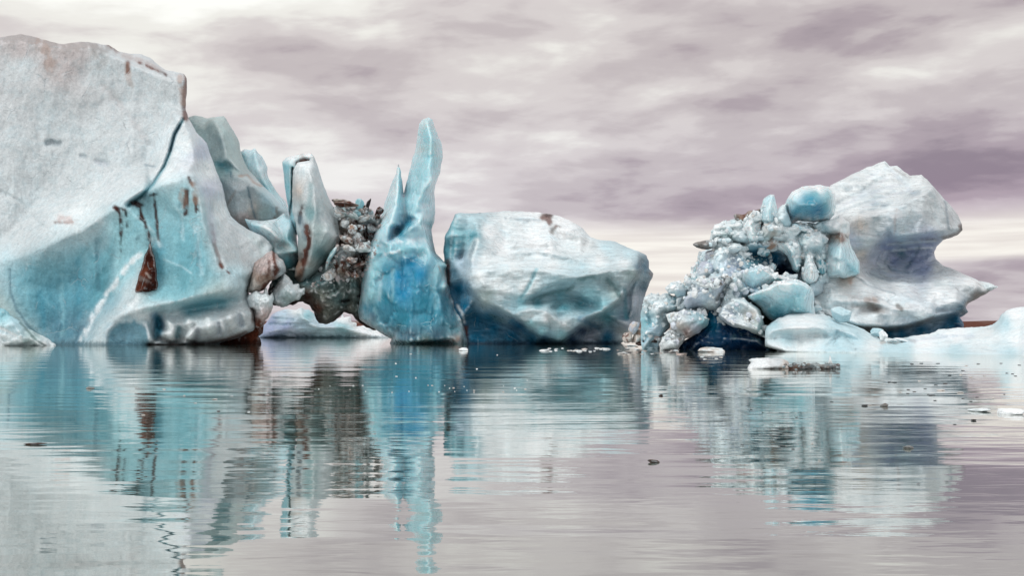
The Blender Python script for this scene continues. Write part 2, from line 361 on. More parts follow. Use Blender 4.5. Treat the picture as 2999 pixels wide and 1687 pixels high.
# ================================================================= materials
def ice_mat(name, grain=0.5, strata=0.0, bump=0.35, rough=0.42, sss=0.0, mott=0.16, spec=0.4, fine=9.0, pits=0.0, frost=0.35, crack=0.3, crackcol=(.55, .68, .72), wet=True, ash=0.25):
    m = bpy.data.materials.new(name); m.use_nodes = True; n = NT(m.node_tree); n.n.clear()
    tc = n.node('ShaderNodeNewGeometry').outputs['Position']
    at_ = n.node('ShaderNodeAttribute', attribute_name='Col').outputs['Color']
    v_str = n.vmath('MULTIPLY', tc, (0.5, 0.5, 2.6)); v_ver = n.vmath('MULTIPLY', tc, (2.2, 2.2, 0.7))
    big = n.noise(tc, 0.45, 5, 0.6, 0.5); mid = n.noise(v_ver, 1.3, 6, 0.6, 0.2); fin = n.noise(tc, fine, 4, 0.65)
    st = n.noise(v_str, 1.5, 6, 0.6, 0.9)
    f = n.math('ADD', n.math('MULTIPLY', big, 0.45), n.math('MULTIPLY', mid, 0.55))
    k = n.mr(f, 0.32, 0.68, 1-mott, 1+mott*0.55)
    g = n.mr(fin, 0.35, 0.65, 1-0.22*grain, 1+0.10*grain)
    k = n.math('MULTIPLY', k, g)
    if strata: k = n.math('MULTIPLY', k, n.mr(st, 0.35, 0.65, 1-0.22*strata, 1+0.10*strata))
    colr = n.mix(1.0, at_, n.xyz(k, k, k), 'MULTIPLY')
    # meltwater-washed ice leans blue where it is clearer
    colr = n.mix(n.mr(big, 0.5, 0.75, 0.0, 0.35), colr, n.mix(1.0, colr, (0.80, 0.95, 1.0), 'MULTIPLY'))
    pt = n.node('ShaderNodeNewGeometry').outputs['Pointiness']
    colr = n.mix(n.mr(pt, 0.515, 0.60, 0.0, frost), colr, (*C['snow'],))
    # patches of white crust over clearer ice, and specks of ash
    pa = n.mr(n.noise(tc, 1.7, 9, 0.62, 0.4), 0.50, 0.56); colr = n.mix(n.math('MULTIPLY', pa, 0.30), colr, n.mix(1.0, colr, (0.80, 0.92, 0.96), 'MULTIPLY'))
    asn = n.math('MULTIPLY', n.mr(n.noise(tc, 9.0, 5, 0.7), 0.62, 0.68), n.mr(n.noise(tc, 0.35, 3), 0.48, 0.62))
    colr = n.mix(n.math('MULTIPLY', asn, ash), colr, (0.13, 0.10, 0.08))
    if wet:
        zz = n.sep(tc)[2]; wb = n.mr(n.math('ADD', zz, n.math('MULTIPLY', n.math('SUBTRACT', mid, 0.5), 0.7)), 0.05, 0.38, 0.45, 1.0)
        colr = n.mix(1.0, colr, n.xyz(wb, n.math('POWER', wb, 0.85), n.math('POWER', wb, 0.8)), 'MULTIPLY')
    # hairline fractures
    vc = n.node('ShaderNodeTexVoronoi', feature='DISTANCE_TO_EDGE'); n.l.new(n.vmath('ADD', tc, n.xyz(n.math('MULTIPLY', mid, 0.5), n.math('MULTIPLY', big, 2.0), n.math('MULTIPLY', mid, 0.5))), vc.inputs['Vector']); vc.inputs['Scale'].default_value = 0.42
    ln = n.math('MULTIPLY', n.mr(vc.outputs['Distance'], 0.0, 0.022, 1.0, 0.0), n.mr(n.noise(tc, 0.8, 2), 0.5, 0.62))
    colr = n.mix(n.math('MULTIPLY', ln, crack), colr, (*crackcol,))
    h = n.math('ADD', n.math('MULTIPLY', fin, 0.10), n.math('MULTIPLY', mid, 0.55))
    h = n.math('SUBTRACT', h, n.math('MULTIPLY', ln, 0.5*crack))
    h = n.math('ADD', h, n.math('MULTIPLY', n.noise(tc, 2.6, 5, 0.6), 0.5))
    if strata: h = n.math('ADD', h, n.math('MULTIPLY', st, 0.9*strata))
    if pits:
        vo = n.node('ShaderNodeTexVoronoi'); n.l.new(tc, vo.inputs['Vector']); vo.inputs['Scale'].default_value = 1.4
        h = n.math('ADD', h, n.math('MULTIPLY', vo.outputs['Distance'], pits))
    b = n.node('ShaderNodeBump'); b.inputs['Strength'].default_value = 1.0; b.inputs['Distance'].default_value = bump; n.l.new(h, b.inputs['Height'])
    p = n.node('ShaderNodeBsdfPrincipled'); n.l.new(colr, p.inputs['Base Color']); n.l.new(b.outputs[0], p.inputs['Normal'])
    n.l.new(n.mr(mid, 0.3, 0.7, rough-0.12, rough+0.15), p.inputs['Roughness'])
    p.inputs['IOR'].default_value = 1.31; p.inputs['Specular IOR Level'].default_value = spec
    if sss:
        p.inputs['Subsurface Weight'].default_value = sss; p.inputs['Subsurface Radius'].default_value = (0.25, 0.8, 0.85); p.inputs['Subsurface Scale'].default_value = 0.8
    o = n.node('ShaderNodeOutputMaterial'); n.l.new(p.outputs[0], o.inputs[0])
    return m
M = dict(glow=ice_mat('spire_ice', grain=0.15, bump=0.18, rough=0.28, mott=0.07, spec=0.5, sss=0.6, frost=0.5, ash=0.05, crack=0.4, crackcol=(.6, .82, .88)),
         grain=ice_mat('grainy_ice', grain=0.5, bump=0.20, mott=0.13, fine=7),
         clear=ice_mat('clear_blue_ice', grain=0.3, bump=0.16, rough=0.30, mott=0.12, spec=0.5, sss=0.3),
         strata=ice_mat('layered_ice', grain=0.3, strata=0.6, bump=0.22, rough=0.36, mott=0.10),
         snow=ice_mat('snowy_ice', wet=False, grain=0.35, strata=0.2, bump=0.25, rough=0.55, mott=0.08),
         rub=ice_mat('rubble_ice', wet=False, ash=0.1, grain=0.5, bump=0.22, rough=0.5, mott=0.12, fine=12),
         dirty=ice_mat('dirty_ice', grain=1.2, bump=0.55, rough=0.6, mott=0.35, fine=6, spec=0.25),
         rock=ice_mat('silt_rock', grain=1.2, bump=0.3, rough=0.8, mott=0.4, fine=10, spec=0.2))

# ================================================================= water
def make_water():
    m = bpy.data.materials.new('lagoon_water'); m.use_nodes = True; n = NT(m.node_tree); n.n.clear()
    pos = n.node('ShaderNodeNewGeometry').outputs['Position']; x, y, z = n.sep(pos)
    a = n.noise(n.vmath('MULTIPLY', pos, (0.17, 0.55, 1)), 1.0, 3, 0.5, 0.3)
    b = n.noise(n.vmath('MULTIPLY', pos, (0.9, 2.6, 1)), 1.0, 3, 0.5, 0.2)
    c = n.noise(n.vmath('MULTIPLY', pos, (4.0, 9.0, 1)), 1.0, 3, 0.5)
    gust = n.mr(n.noise(n.vmath('MULTIPLY', pos, (0.03, 0.10, 1)), 1.0, 3, 0.5), 0.38, 0.62, 0.35, 1.3)
    h = n.math('ADD', n.math('MULTIPLY', a, WA), n.math('MULTIPLY', n.math('ADD', n.math('MULTIPLY', b, WB), n.math('MULTIPLY', c, WC)), gust))
    bp = n.node('ShaderNodeBump'); bp.inputs['Strength'].default_value = 1; bp.inputs['Distance'].default_value = 1.0; n.l.new(h, bp.inputs['Height'])
    p = n.node('ShaderNodeBsdfDiffuse'); n.l.new(bp.outputs[0], p.inputs['Normal']); p.inputs['Color'].default_value = (*WCOL, 1)
    g = n.node('ShaderNodeBsdfGlossy'); n.l.new(bp.outputs[0], g.inputs['Normal']); g.inputs['Roughness'].default_value = 0.015; g.inputs['Color'].default_value = (0.97, 0.962, 0.945, 1)
    fr = n.node('ShaderNodeFresnel'); fr.inputs['IOR'].default_value = 1.55
    fac = n.math('ADD', n.math('MULTIPLY', fr.outputs[0], 0.54), 0.48, clamp=True)
    mx = n.node('ShaderNodeMixShader'); n.l.new(fac, mx.inputs[0]); n.l.new(p.outputs[0], mx.inputs[1]); n.l.new(g.outputs[0], mx.inputs[2])
    o = n.node('ShaderNodeOutputMaterial'); n.l.new(mx.outputs[0], o.inputs[0])
    V = [(-9000, -60, 0), (9000, -60, 0), (9000, 9000, 0), (-9000, 9000, 0)]
    w = mesh_obj('water', V, [(0, 1, 2, 3)], m, smooth=False); tag(w, kind='structure')
WA, WB, WC = 0.020, 0.0034, 0.0004
WCOL = srgb(84, 104, 98)
make_water()

# far shore beyond the lagoon
def far_shore():
    xs = np.arange(-2600, 2601, 20.0); ys = np.linspace(1800, 3400, 12); P = np.stack(np.meshgrid(xs, ys), -1)
    q = np.concatenate([P*.004, np.zeros(P.shape[:-1]+(1,))], -1); hgt = 11 + 9*fbm(q, 4) + 3*fbm(q*6, 3)
    prof = sm((P[..., 1]-1800)/300)*sm((3400-P[..., 1])/300); Z = hgt*prof - 1
    V = np.concatenate([P, Z[..., None]], -1).reshape(-1, 3); ny, nx = Z.shape
    F = [(j*nx+i, j*nx+i+1, (j+1)*nx+i+1, (j+1)*nx+i) for j in range(ny-1) for i in range(nx-1)]
    sp = sm(fbm(q*9, 3)*4-0.6)[..., None]; K = (C['brown']*(1-sp)+C['beige']*sp).reshape(-1, 3)
    o = mesh_obj('hills', V, F, M['rock'], K*0.9); tag(o, kind='structure')
far_shore()

def crumbs(name, poly, n, size, colors, parent, mat, seed, upmin=-0.2):
    '''small fragments lying on the surfaces of the heap, as one mesh'''
    bpy.context.view_layer.update(); dg = bpy.context.evaluated_depsgraph_get()
    r = np.random.RandomState(seed); P = np.array(poly, float); lo, hi = P.min(0), P.max(0); Vs, Fs, Cs = [], [], []; base = 0; k = 0; tries = 0
    V0, F0 = ico(1)
    while k < n and tries < n*6:
        tries += 1; q = r.uniform(lo, hi)
        if not inside(q[None], P)[0]: continue
        a, b = cell(q[0], q[1]); d = Vector((float(a), 1.0, float(b))).normalized()
        ok, loc, nrm, _, ob, _ = S.ray_cast(dg, Vector((0, 0, CAMH)), d)
        if not ok or loc.y > 110 or loc.z < 0.05 or nrm.z < upmin+r.uniform(0, .25): continue
        s = size[0]*(size[1]/size[0])**(r.uniform()**1.6)*loc.y/FPX*.5
        rot = np.linalg.qr(r.normal(size=(3, 3)))[0]; sc = r.uniform(.55, 1.2, 3)
        V = (V0*(1+r.uniform(-.28, .28, (len(V0), 1)))*sc)@rot*s + np.array(loc) + np.array(nrm)*s*.15
        c = C[colors[r.randint(len(colors))]]*r.uniform(.85, 1.08)
        Vs.append(V); Fs += [[base+i for i in f] for f in F0]; Cs.append(np.ones((len(V), 1))*c); base += len(V); k += 1
    o = mesh_obj(name, np.concatenate(Vs), Fs, mat, np.clip(np.concatenate(Cs), 0, .92), parent, smooth=False)
    o['kind'] = 'stuff'; return o
# ================================================================= the tall white iceberg on the left
A_OUT = [(-140, 104, -3), (0, 107, -3), (60, 99, -3), (105, 108, -3), (150, 121, -3), (185, 128, -3), (225, 122, -3), (260, 121, -3), (300, 129, -4), (318, 130, -5), (345, 148, -6),
         (380, 156, -7), (415, 157, -7), (440, 168, -7), (462, 188, -6), (482, 202, -5), (500, 206, -3), (540, 215, -1.5), (547, 228, 0), (548, 255, 0), (545, 290, 0), (544, 322, 0.5),
         (551, 343, 1), (575, 385, 1.5), (605, 418, 0), (615, 450, 0), (640, 515, 1), (655, 555, 1), (663, 600, 1), (675, 632, 1), (700, 655, 1.5), (735, 676, 2), (768, 690, 2.5), (790, 708, 2),
         (799, 725, 2.5), (795, 745, 3), (778, 775, 3.5), (752, 792, 4), (735, 825, 4), (726, 850, 4), (735, 880, 4.2), (748, 915, 4.6), (749, 955, 5), (742, 968, 5), (700, 990, 4), (645, 1006, 4), (610, 1060, 4), (-140, 1075, 6)]
A_REG = [(440, 706), (446, 720), (452, 756), (456, 768), (459, 800), (462, 852), (440, 856), (390, 860), (397, 838), (412, 790), (420, 762), (432, 730)]
iceberg_a = relief('iceberg', A_OUT,
    [(60, 300, 0.8), (300, 300, 0.4), (450, 380, 1.2), (200, 480, 0.8), (100, 600, 2), (350, 500, 2.4), (30, 680, 3.35), (480, 300, 0.6),
     (150, 418, 0.6), (240, 560, 2), (430, 480, 1.8),
     (150, 850, 5.2), (80, 830, 5.6), (220, 820, 5.2), (190, 930, 6.2), (330, 760, 6), (300, 820, 6), (270, 700, 6.1),
     (480, 700, 7), (560, 760, 7.4), (520, 850, 7.6), (600, 880, 7.2), (470, 820, 7.2), (540, 650, 7),
     (620, 620, 4), (700, 720, 4.2), (600, 520, 2.6), (570, 440, 3.56), (720, 760, 4.4), (660, 560, 2.2)],
    88.5, M['grain'], step=4, edge=-1, R=14, Rd=1.2, T=26, Rt=150, smooth=4.5, rough=1.5, seed=1,
    lines=[# rim of the white wall
        [(-140, 130, 0), (60, 116, 0), (190, 142, 0), (265, 134, 0), (340, 163, 0.4), (400, 192, 0.4), (460, 214, 0.6), (516, 238, 0.8), (535, 275, 0.8), (537, 325, 1)],
        # lip above the blue faces
        [(-140, 775, 4.5), (0, 768, 5.4), (60, 752, 5.8), (130, 724, 6.2), (240, 672, 6.8), (325, 614, 7.2), (355, 598, 7.4), (420, 560, 7.4), (470, 538, 7.6), (505, 526, 7.6), (548, 510, 7.2), (562, 512, 7.0)],
        # blunt corner going down to the right
        [(562, 512, 7.0), (580, 545, 7.2), (592, 600, 7.3), (602, 660, 7.4), (625, 720, 7.2), (650, 770, 7.4), (690, 815, 7.2), (722, 842, 5.4)],
        # wedge above the lip, both sides of the crack
        [(540, 345, 2.4), (556, 400, 3.35), (570, 470, 4.04), (566, 500, 5)],
        [(530, 352, 3), (508, 400, 3.14), (494, 455, 3.28), (478, 492, 3.49), (445, 542, 4.11), (412, 576, 5.4)],
        # joint between the two faces
        [(222, 1010, 7.2), (265, 950, 6.2), (330, 880, 6.0), (372, 800, 6.4), (410, 740, 6.6)],
        [(250, 1010, 8.2), (300, 950, 7.8), (350, 880, 7.4), (392, 820, 7.2), (420, 745, 7.0)],
        # slope shoulder of the undercut with rolling scallops below
        [(380, 915, 8.6), (440, 905, 8.4), (500, 890, 8.6), (560, 874, 8.6), (640, 858, 8.0), (700, 842, 7)],
        [(300, 1015, 8.8), (305, 970, 8.6), (330, 942, 8.2), (380, 930, 8.0), (430, 945, 8.0), (446, 1000, 8.8)],
        [(330, 990, 7.6), (370, 965, 7.2), (415, 990, 7.5)],
        [(455, 960, 6.6), (470, 920, 6.8), (480, 965, 6.4)],
        [(500, 922, 6.8), (545, 908, 6.5), (600, 900, 6.2), (660, 892, 5.7), (715, 882, 4.8)],
        [(505, 978, 8.2), (530, 955, 8.0), (560, 946, 8.2), (600, 940, 7.8), (655, 932, 7.4), (700, 922, 6.8), (742, 916, 5.8)],
        [(452, 1005, 8.8), (475, 970, 8.6), (500, 948, 8.2)], [(540, 1000, 8.6), (575, 965, 8.8), (640, 950, 8.4), (655, 980, 8)], [(520, 998, 6.8), (545, 975, 7.0), (570, 950, 7.6)], [(660, 985, 6.0), (668, 955, 6.8), (672, 930, 7.4)],
        [(560, 1012, 6.0), (600, 1006, 6.0), (650, 995, 6.0), (700, 980, 5.6), (742, 962, 5.4)],
        [(430, 1012, 7.0), (450, 985, 6.6), (500, 1005, 7.0)]],
    noise=((0.5, (.16, .16, .16), 3), (0.22, (.6, .6, .3), 5, True), (0.12, (1.6, 1.6, .5), 4)),
    cols=[(60, 200, 'grey'), (60, 130, 'ashy'), (200, 150, 'ashy'), (180, 210, 'ashy'), (300, 200, 'grey'), (480, 300, 'grey'), (300, 400, 'grey'), (60, 450, 'grey'), (200, 560, 'grey'), (60, 680, 'grey'), (430, 500, 'grey'), (540, 420, 'white'), (600, 500, 'white'),
          (420, 350, 'grey'), (150, 300, 'grey'), (60, 730, 'grey'), (240, 640, 'white'), (480, 520, 'white'), (640, 620, 'white'), (700, 700, 'grey'), (720, 760, 'grey'), (600, 600, 'white'), (740, 720, 'grey'),
          (590, 445, 'lilac'), (610, 560, 'lilac'), (650, 750, 'grey'), (690, 800, 'pale'),
          (30, 800, 'pale'), (10, 900, 'mint'), (640, 960, 'grey'), (700, 930, 'grey'), (560, 980, 'grey'), (480, 980, 'grey'), (620, 840, 'mint'), (560, 820, 'cyan')],
    regions=[([(20, 800), (60, 762), (130, 735), (240, 683), (325, 624), (330, 700), (322, 780), (330, 870), (262, 945), (225, 1010), (160, 1020), (100, 960), (50, 900), (25, 850)], 'teal', .82, 62),
             ([(70, 850), (180, 800), (300, 800), (325, 870), (262, 945), (225, 1020), (150, 1020), (90, 940)], 'blue', .5, 70),
             ([(130, 920), (230, 900), (262, 950), (225, 1030), (140, 1030)], 'slate', .6, 40),
             ([(325, 620), (420, 566), (505, 534), (560, 520), (580, 560), (595, 640), (610, 720), (640, 800), (560, 860), (470, 900), (430, 900), (420, 760), (330, 860), (325, 780)], 'cyan', .85, 36),
             ([(452, 640), (590, 640), (606, 720), (635, 800), (570, 850), (480, 890), (455, 850)], 'teal', .75, 60),
             ([(452, 720), (490, 700), (500, 790), (470, 830), (455, 800)], 'blue', .7, 30),
             ([(330, 650), (420, 620), (440, 740), (350, 840), (330, 780)], 'cyan', .8, 30),
             ([(275, 760), (330, 700), (325, 860), (265, 900)], 'teal', .8, 20),
             ([(305, 1020), (310, 965), (345, 938), (395, 936), (432, 950), (440, 1020)], 'blue', .7, 16),
             ([(445, 930), (462, 915), (480, 950), (470, 975), (450, 965)], 'deep', .8, 14),
             ([(540, 905), (600, 870), (660, 870), (690, 880), (600, 910), (540, 935)], 'teal', .8, 20),  # shadow band under the overhang, painted in teal
             ([(370, 915), (400, 870), (392, 900)], 'snow', .8, 14)],
    strokes=[([(537, 348), (512, 392), (498, 446), (482, 486), (448, 540), (415, 572), (375, 602)], 4.2, 'teal', .9, .95, .1),
             ([(527, 368), (510, 400), (499, 440)], 4, 'slate', .8, .5, .1),
             ([(-20, 118), (60, 110), (110, 120), (190, 138), (260, 132), (320, 145)], 13, 'stone', .45, 0, .8),
             ([(120, 125), (150, 170), (140, 200)], 14, 'tan', .45, 0, .8), ([(280, 140), (300, 180)], 16, 'stone', .3, 0, .8),
             ([(375, 182), (376, 208)], 5, 'brown', .9, .25, .3), ([(372, 190), (382, 245)], 9, 'tan', .35, 0, .6),
             ([(345, 156), (400, 172), (440, 190), (480, 214)], 7, 'ashy', .8, .1, .6), ([(408, 182), (440, 196), (462, 207)], 3.5, 'brown', .85, .1, .5), ([(470, 210), (486, 218)], 4, 'dbrown', .95, .2, .3),
             ([(318, 131), (345, 150)], 4, 'brown', .6, 0, .6), ([(545, 222), (544, 262), (541, 300), (545, 345)], 8, 'brown', .85, 0, .4), ([(530, 225), (538, 300)], 8, 'tan', .55, 0, .8),
             ([(136, 420), (150, 416), (172, 420)], 8, 'slate', .35, .7, .1), ([(238, 456), (250, 458)], 5, 'slate', .3, .5, .1), ([(282, 473), (310, 480)], 7, 'lilac', .3, .5, .1),
             ([(160, 652), (178, 652), (212, 650)], 4, 'brown', .6, .15, .8), ([(180, 640), (205, 645)], 11, 'pink', .6, 0, .7), 
             ([(300, 250), (370, 330), (440, 420)], 10, 'ashy', .3, .25, .2), ([(0, 560), (60, 590), (110, 650), (160, 690)], 5, None, 0, .35), ([(425, 482), (455, 488)], 2.5, 'slate', .5, .2, .2),
             # dirty drips below the lip
             ([(338, 606), (352, 616), (356, 650), (354, 690)], 4.7, 'dbrown', .92, .1, .9), ([(335, 607), (360, 614)], 3.9, 'dbrown', .95, .1, .5), ([(354, 690), (355, 735)], 3.1, 'black', .7, .1, 1.2),
             ([(368, 612), (370, 640), (373, 665)], 3.1, 'black', .85, .1, 1.0), ([(385, 594), (400, 596), (410, 612), (415, 640)], 5.5, 'dbrown', .95, .1, .6), ([(412, 625), (426, 655), (437, 690), (440, 705)], 4.3, 'dbrown', .9, .1, .9),
             ([(398, 592), (415, 600)], 4.7, 'dbrown', .9, 0, .5), ([(450, 568), (454, 600), (459, 640), (464, 705)], 3.5, 'dbrown', .9, .1, 1.0), ([(440, 572), (460, 568)], 3.1, 'black', .7, 0, .8),
             ([(548, 560), (546, 590), (543, 625)], 6.6, 'dbrown', .95, .15, .7), ([(553, 520), (562, 540)], 4.7, 'dbrown', .8, 0, .8), ([(572, 580), (578, 618)], 5.1, 'dbrown', .95, .1, .7), ([(565, 540), (576, 590)], 9, 'tan', .6, 0, .7), ([(535, 560), (540, 600)], 10, 'tan', .5, 0, .8),
             ([(400, 700), (412, 690)], 4, 'slate', .5, 0, .8),
             # pale seam beside the dark patch
             ([(410, 745), (380, 770), (350, 815), (322, 850), (270, 930), (240, 1000)], 7, 'snow', .8, -.15, .7), ([(450, 700), (470, 720)], 8, 'pale', .7, 0, .5),
             ([(222, 1010), (232, 970), (262, 940)], 4, 'slate', .6, .2, .6), ([(30, 790), (30, 850), (50, 910), (90, 965), (150, 1008)], 3, 'slate', .5, .2, .4),
             # curved grooves on the right flank
             ([(620, 660), (630, 720), (645, 770), (652, 782)], 5, 'brown', .55, .5, .4), ([(646, 774), (650, 783)], 4, 'brown', .9, .1, .2), ([(605, 560), (615, 620), (625, 700)], 9, 'lilac', .5, .5, .1),
             ([(700, 730), (750, 700)], 4, None, 0, .3), ([(665, 795), (672, 800)], 3, 'brown', .8, .05, .2), ([(670, 740), (700, 800), (720, 835)], 8, None, 0, .45),
             ([(480, 760), (530, 780), (560, 800)], 3, 'pale', .5, 0, .3),
             ([(462, 935), (466, 965), (458, 985)], 11, 'blue', .8, 1.1, .2), ([(524, 962), (520, 985)], 8, 'teal', .6, .9, .2), ([(580, 968), (572, 990)], 8, 'lilac', .5, .9, .2), ([(640, 950), (646, 975)], 8, 'lilac', .4, .8, .2), ([(700, 925), (708, 950)], 8, 'lilac', .4, .8, .2),
             ([(545, 905), (590, 895), (650, 890)], 15, 'teal', .6, .4, .2), ([(400, 905), (450, 890), (500, 885)], 9, 'white', .3, -.5, .4), ([(490, 948), (500, 990)], 9, 'white', .7, -.9, .2), ([(552, 940), (560, 985)], 10, 'white', .7, -.9, .2), ([(610, 935), (618, 975)], 10, 'white', .7, -.9, .2), ([(672, 925), (680, 960)], 10, 'white', .6, -.9, .2),  # scallop highlights painted white on the bulges, undercut shade painted teal
             ([(440, 1008), (465, 992), (495, 1000)], 7, 'stone', .5, .9, .3), ([(505, 1006), (540, 994), (570, 1004)], 6, 'stone', .45, .8, .3), ([(310, 1000), (318, 965), (350, 942), (395, 938), (428, 952), (440, 990)], 6, 'white', .4, -.4, .6),
             ([(120, 860), (125, 960)], 10, 'blue', .35, .3, .7), ([(180, 800), (186, 980)], 7, 'cyan', .35, .2, .9), ([(230, 760), (232, 930)], 8, 'blue', .3, .2, .8), ([(285, 700), (290, 850)], 6, 'slate', .3, .3, .7), ([(75, 840), (78, 930)], 8, 'cyan', .3, .2, .9), ([(530, 600), (535, 700)], 5, 'pale', .35, .2, .9), ([(575, 650), (590, 800)], 7, 'pale', .4, .25, .8),
             ([(735, 690), (765, 720), (770, 760)], 10, 'mint', .4, .3, .2), ([(749, 955), (742, 925), (745, 890)], 7, 'brown', .6, 0, .8),
             ([(430, 1012), (520, 1012), (600, 1008), (660, 996), (720, 975)], 5, 'brown', .75, .2, .6), ([(500, 700), (498, 860)], 22, 'cyan', .4, 0, .2)])
tag(iceberg_a, 'tallest iceberg, huge white wall with blue lower faces and a dark triangular dirt patch', 'iceberg')
dp = relief('dirt_patch', A_REG,
    [(430, 800, .3), (440, 830, .4), (425, 845, .4)], 80.75, M['rock'], step=2.5, edge=0, R=5, Rd=.35, T=1.5, smooth=3, rough=2.5, seed=3, noise=((.25, (1.6, 1.6, 1.2), 4),),
    cols=[(440, 720, 'dbrown'), (445, 830, 'dbrown'), (455, 800, 'dbrown'), (422, 800, 'brown'), (405, 845, 'brown'), (430, 850, 'dbrown'), (438, 760, 'dbrown')],
    strokes=[([(412, 815), (432, 825)], 6, 'stone', .5, 0, 1.2), ([(428, 800), (440, 812)], 3, 'beige', .6, 0, .8)], parent=iceberg_a)
dp['label'] = 'dark brown triangular patch of frozen silt'
sh = relief('dirty_foot', [(560, 1008), (620, 985), (700, 955), (755, 935), (772, 950), (770, 975), (756, 985), (765, 1003), (765, 1030), (560, 1040)], [(660, 1000, .6)], 85.5, M['rock'], step=4, edge=0, R=14, Rd=.5, T=5, smooth=4, rough=4, seed=5,
    noise=((.5, (.9, .9, .9), 4),), cols=[(600, 1000, 'dbrown'), (700, 990, 'dbrown'), (750, 960, 'brown'), (650, 970, 'brown')], parent=iceberg_a)
nose = relief('dirty_nose', [(796, 734, 0), (811, 745), (833, 768), (838, 785), (836, 797), (824, 808), (790, 827), (770, 850), (740, 860), (724, 852), (735, 810), (745, 770), (775, 745)],
    [(800, 770, 1.4), (770, 800, 1.3), (815, 785, 1.2), (745, 840, .8), (785, 825, .4)], 83.6, M['dirty'], step=3, edge=0, R=20, Rd=1.0, T=5, smooth=5, rough=3, seed=6,
    noise=((.5, (.6, .6, .6), 4), (.2, (2, 2, 2), 3)),
    cols=[(815, 765, 'white'), (828, 790, 'grey'), (800, 755, 'pink'), (770, 790, 'pink'), (760, 820, 'tan'), (740, 835, 'beige'), (790, 820, 'tan')],
    strokes=[([(800, 738), (803, 765), (812, 790), (800, 810), (775, 835), (768, 850)], 5, 'brown', .9, .2, .9), ([(788, 765), (790, 800), (770, 820)], 4, 'brown', .7, .15, 1), ([(812, 790), (800, 805)], 8, 'brown', .7, 0, .9)], parent=iceberg_a)
relief('crumbly_ice', [(721, 874), (735, 855), (752, 848), (768, 856), (786, 846), (788, 862), (803, 860), (799, 880), (802, 893), (797, 911), (776, 945), (757, 966), (744, 950), (745, 910), (726, 898)],
    [(760, 890, 1.2), (745, 880, .8), (785, 880, 1.0), (770, 920, .8)], 83.0, M['rub'], step=2.6, edge=0, R=14, Rd=.8, T=4, smooth=3, rough=7, seed=8, noise=((1.0, (.8, .8, .8), 5), (.25, (3, 3, 3), 2)),
    cols=[(760, 880, 'white'), (790, 880, 'white'), (755, 950, 'brown'), (775, 930, 'pink'), (740, 890, 'grey')], strokes=[([(752, 935), (765, 950)], 8, 'brown', .8, 0, .8)], parent=iceberg_a)

# small broken slab leaning on its foot, left edge
o = relief('ice_slab', [(-60, 880), (0, 900), (15, 903), (30, 925), (60, 940), (80, 960), (110, 975), (140, 990), (162, 1010), (150, 1040), (-60, 1050)],
    [(20, 960, 1.4), (60, 980, 1.6), (100, 1000, 1.0), (0, 930, 1.0)], 78.6, M['rub'], step=3, edge=0, R=10, Rd=.5, T=4, smooth=3, rough=4, seed=9, cells=((1.2, .15, .25, .08, .05),), lines=[[(0, 945, 1.2), (40, 950, 1.6), (70, 985, 1.6)]],
    noise=((.5, (.5, .5, .5), 4), (.2, (2, 2, 2), 3)), cols=[(0, 920, 'cyan'), (40, 960, 'pale'), (10, 1000, 'white'), (90, 990, 'mint'), (140, 1005, 'white')],
    strokes=[([(60, 945), (110, 1000), (135, 1015)], 3, 'dgreen', .7, .2, .5), ([(0, 960), (60, 990)], 4, 'snow', .8, 0, .4), ([(10, 985), (60, 1000)], 7, 'white', .7, -.2, .6)])
tag(o, 'low pale slab of broken ice at the left foot of the tallest iceberg', 'ice slab')

# ================================================================= pinnacles behind it
o = relief('ice_pinnacle', [(545, 350), (556, 340), (570, 337), (592, 341), (605, 346), (625, 342), (655, 340), (662, 348), (680, 377), (695, 402), (703, 432), (713, 467), (730, 500), (760, 532), (790, 562), (818, 592), (836, 612), (845, 640), (842, 700), (760, 720), (640, 700), (560, 560)],
    [(600, 380, 0), (640, 420, 1.5), (620, 500, 1.6), (690, 560, 3), (760, 600, 3), (700, 640, 3), (740, 650, 2.2), (660, 380, .8), (800, 640, 2.5), (700, 500, 2)],
    99, M['grain'], step=4, edge=-1.5, R=26, Rd=2, T=14, Rt=60, smooth=3.5, rough=2, seed=11,
    lines=[[(625, 345, .8), (650, 400, 2), (665, 460, 2.2), (690, 515, 2.6), (740, 530, 3.2), (765, 545, 3.4)], [(670, 480, 1.4), (720, 520, 1.2), (765, 540, 1.6)], [(745, 540, 3.6), (790, 575, 3.4), (825, 615, 3.0)]],
    noise=((.7, (.2, .2, .2), 4), (.2, (.9, .9, .9), 3)),
    cols=[(600, 360, 'mint'), (650, 380, 'mint'), (620, 440, 'mint'), (690, 450, 'mint'), (650, 490, 'tealgrey'), (700, 560, 'grey'), (740, 610, 'beige'), (700, 600, 'grey'), (790, 580, 'pale'), (820, 610, 'pale'), (780, 620, 'mint'), (720, 640, 'pink'), (680, 470, 'mint')],
    strokes=[([(700, 515), (724, 512), (745, 534), (765, 545), (772, 540)], 3, 'tan', .6, .3, .5), ([(676, 505), (676, 518)], 3, 'slate', .8, .2, .3), ([(725, 548), (735, 590), (748, 640)], 3, 'slate', .6, .35, .3),
             ([(690, 560), (665, 600)], 3, 'tan', .4, .2, .3), ([(640, 480), (670, 492)], 10, 'teal', .5, .3, .2), ([(812, 610), (806, 640)], 5, 'tan', .7, .1, .8), ([(700, 640), (740, 650)], 7, 'pink', .7, 0, .7)])
tag(o, 'grey green ice pinnacle with a crack across it, behind the tallest iceberg', 'ice pinnacle')
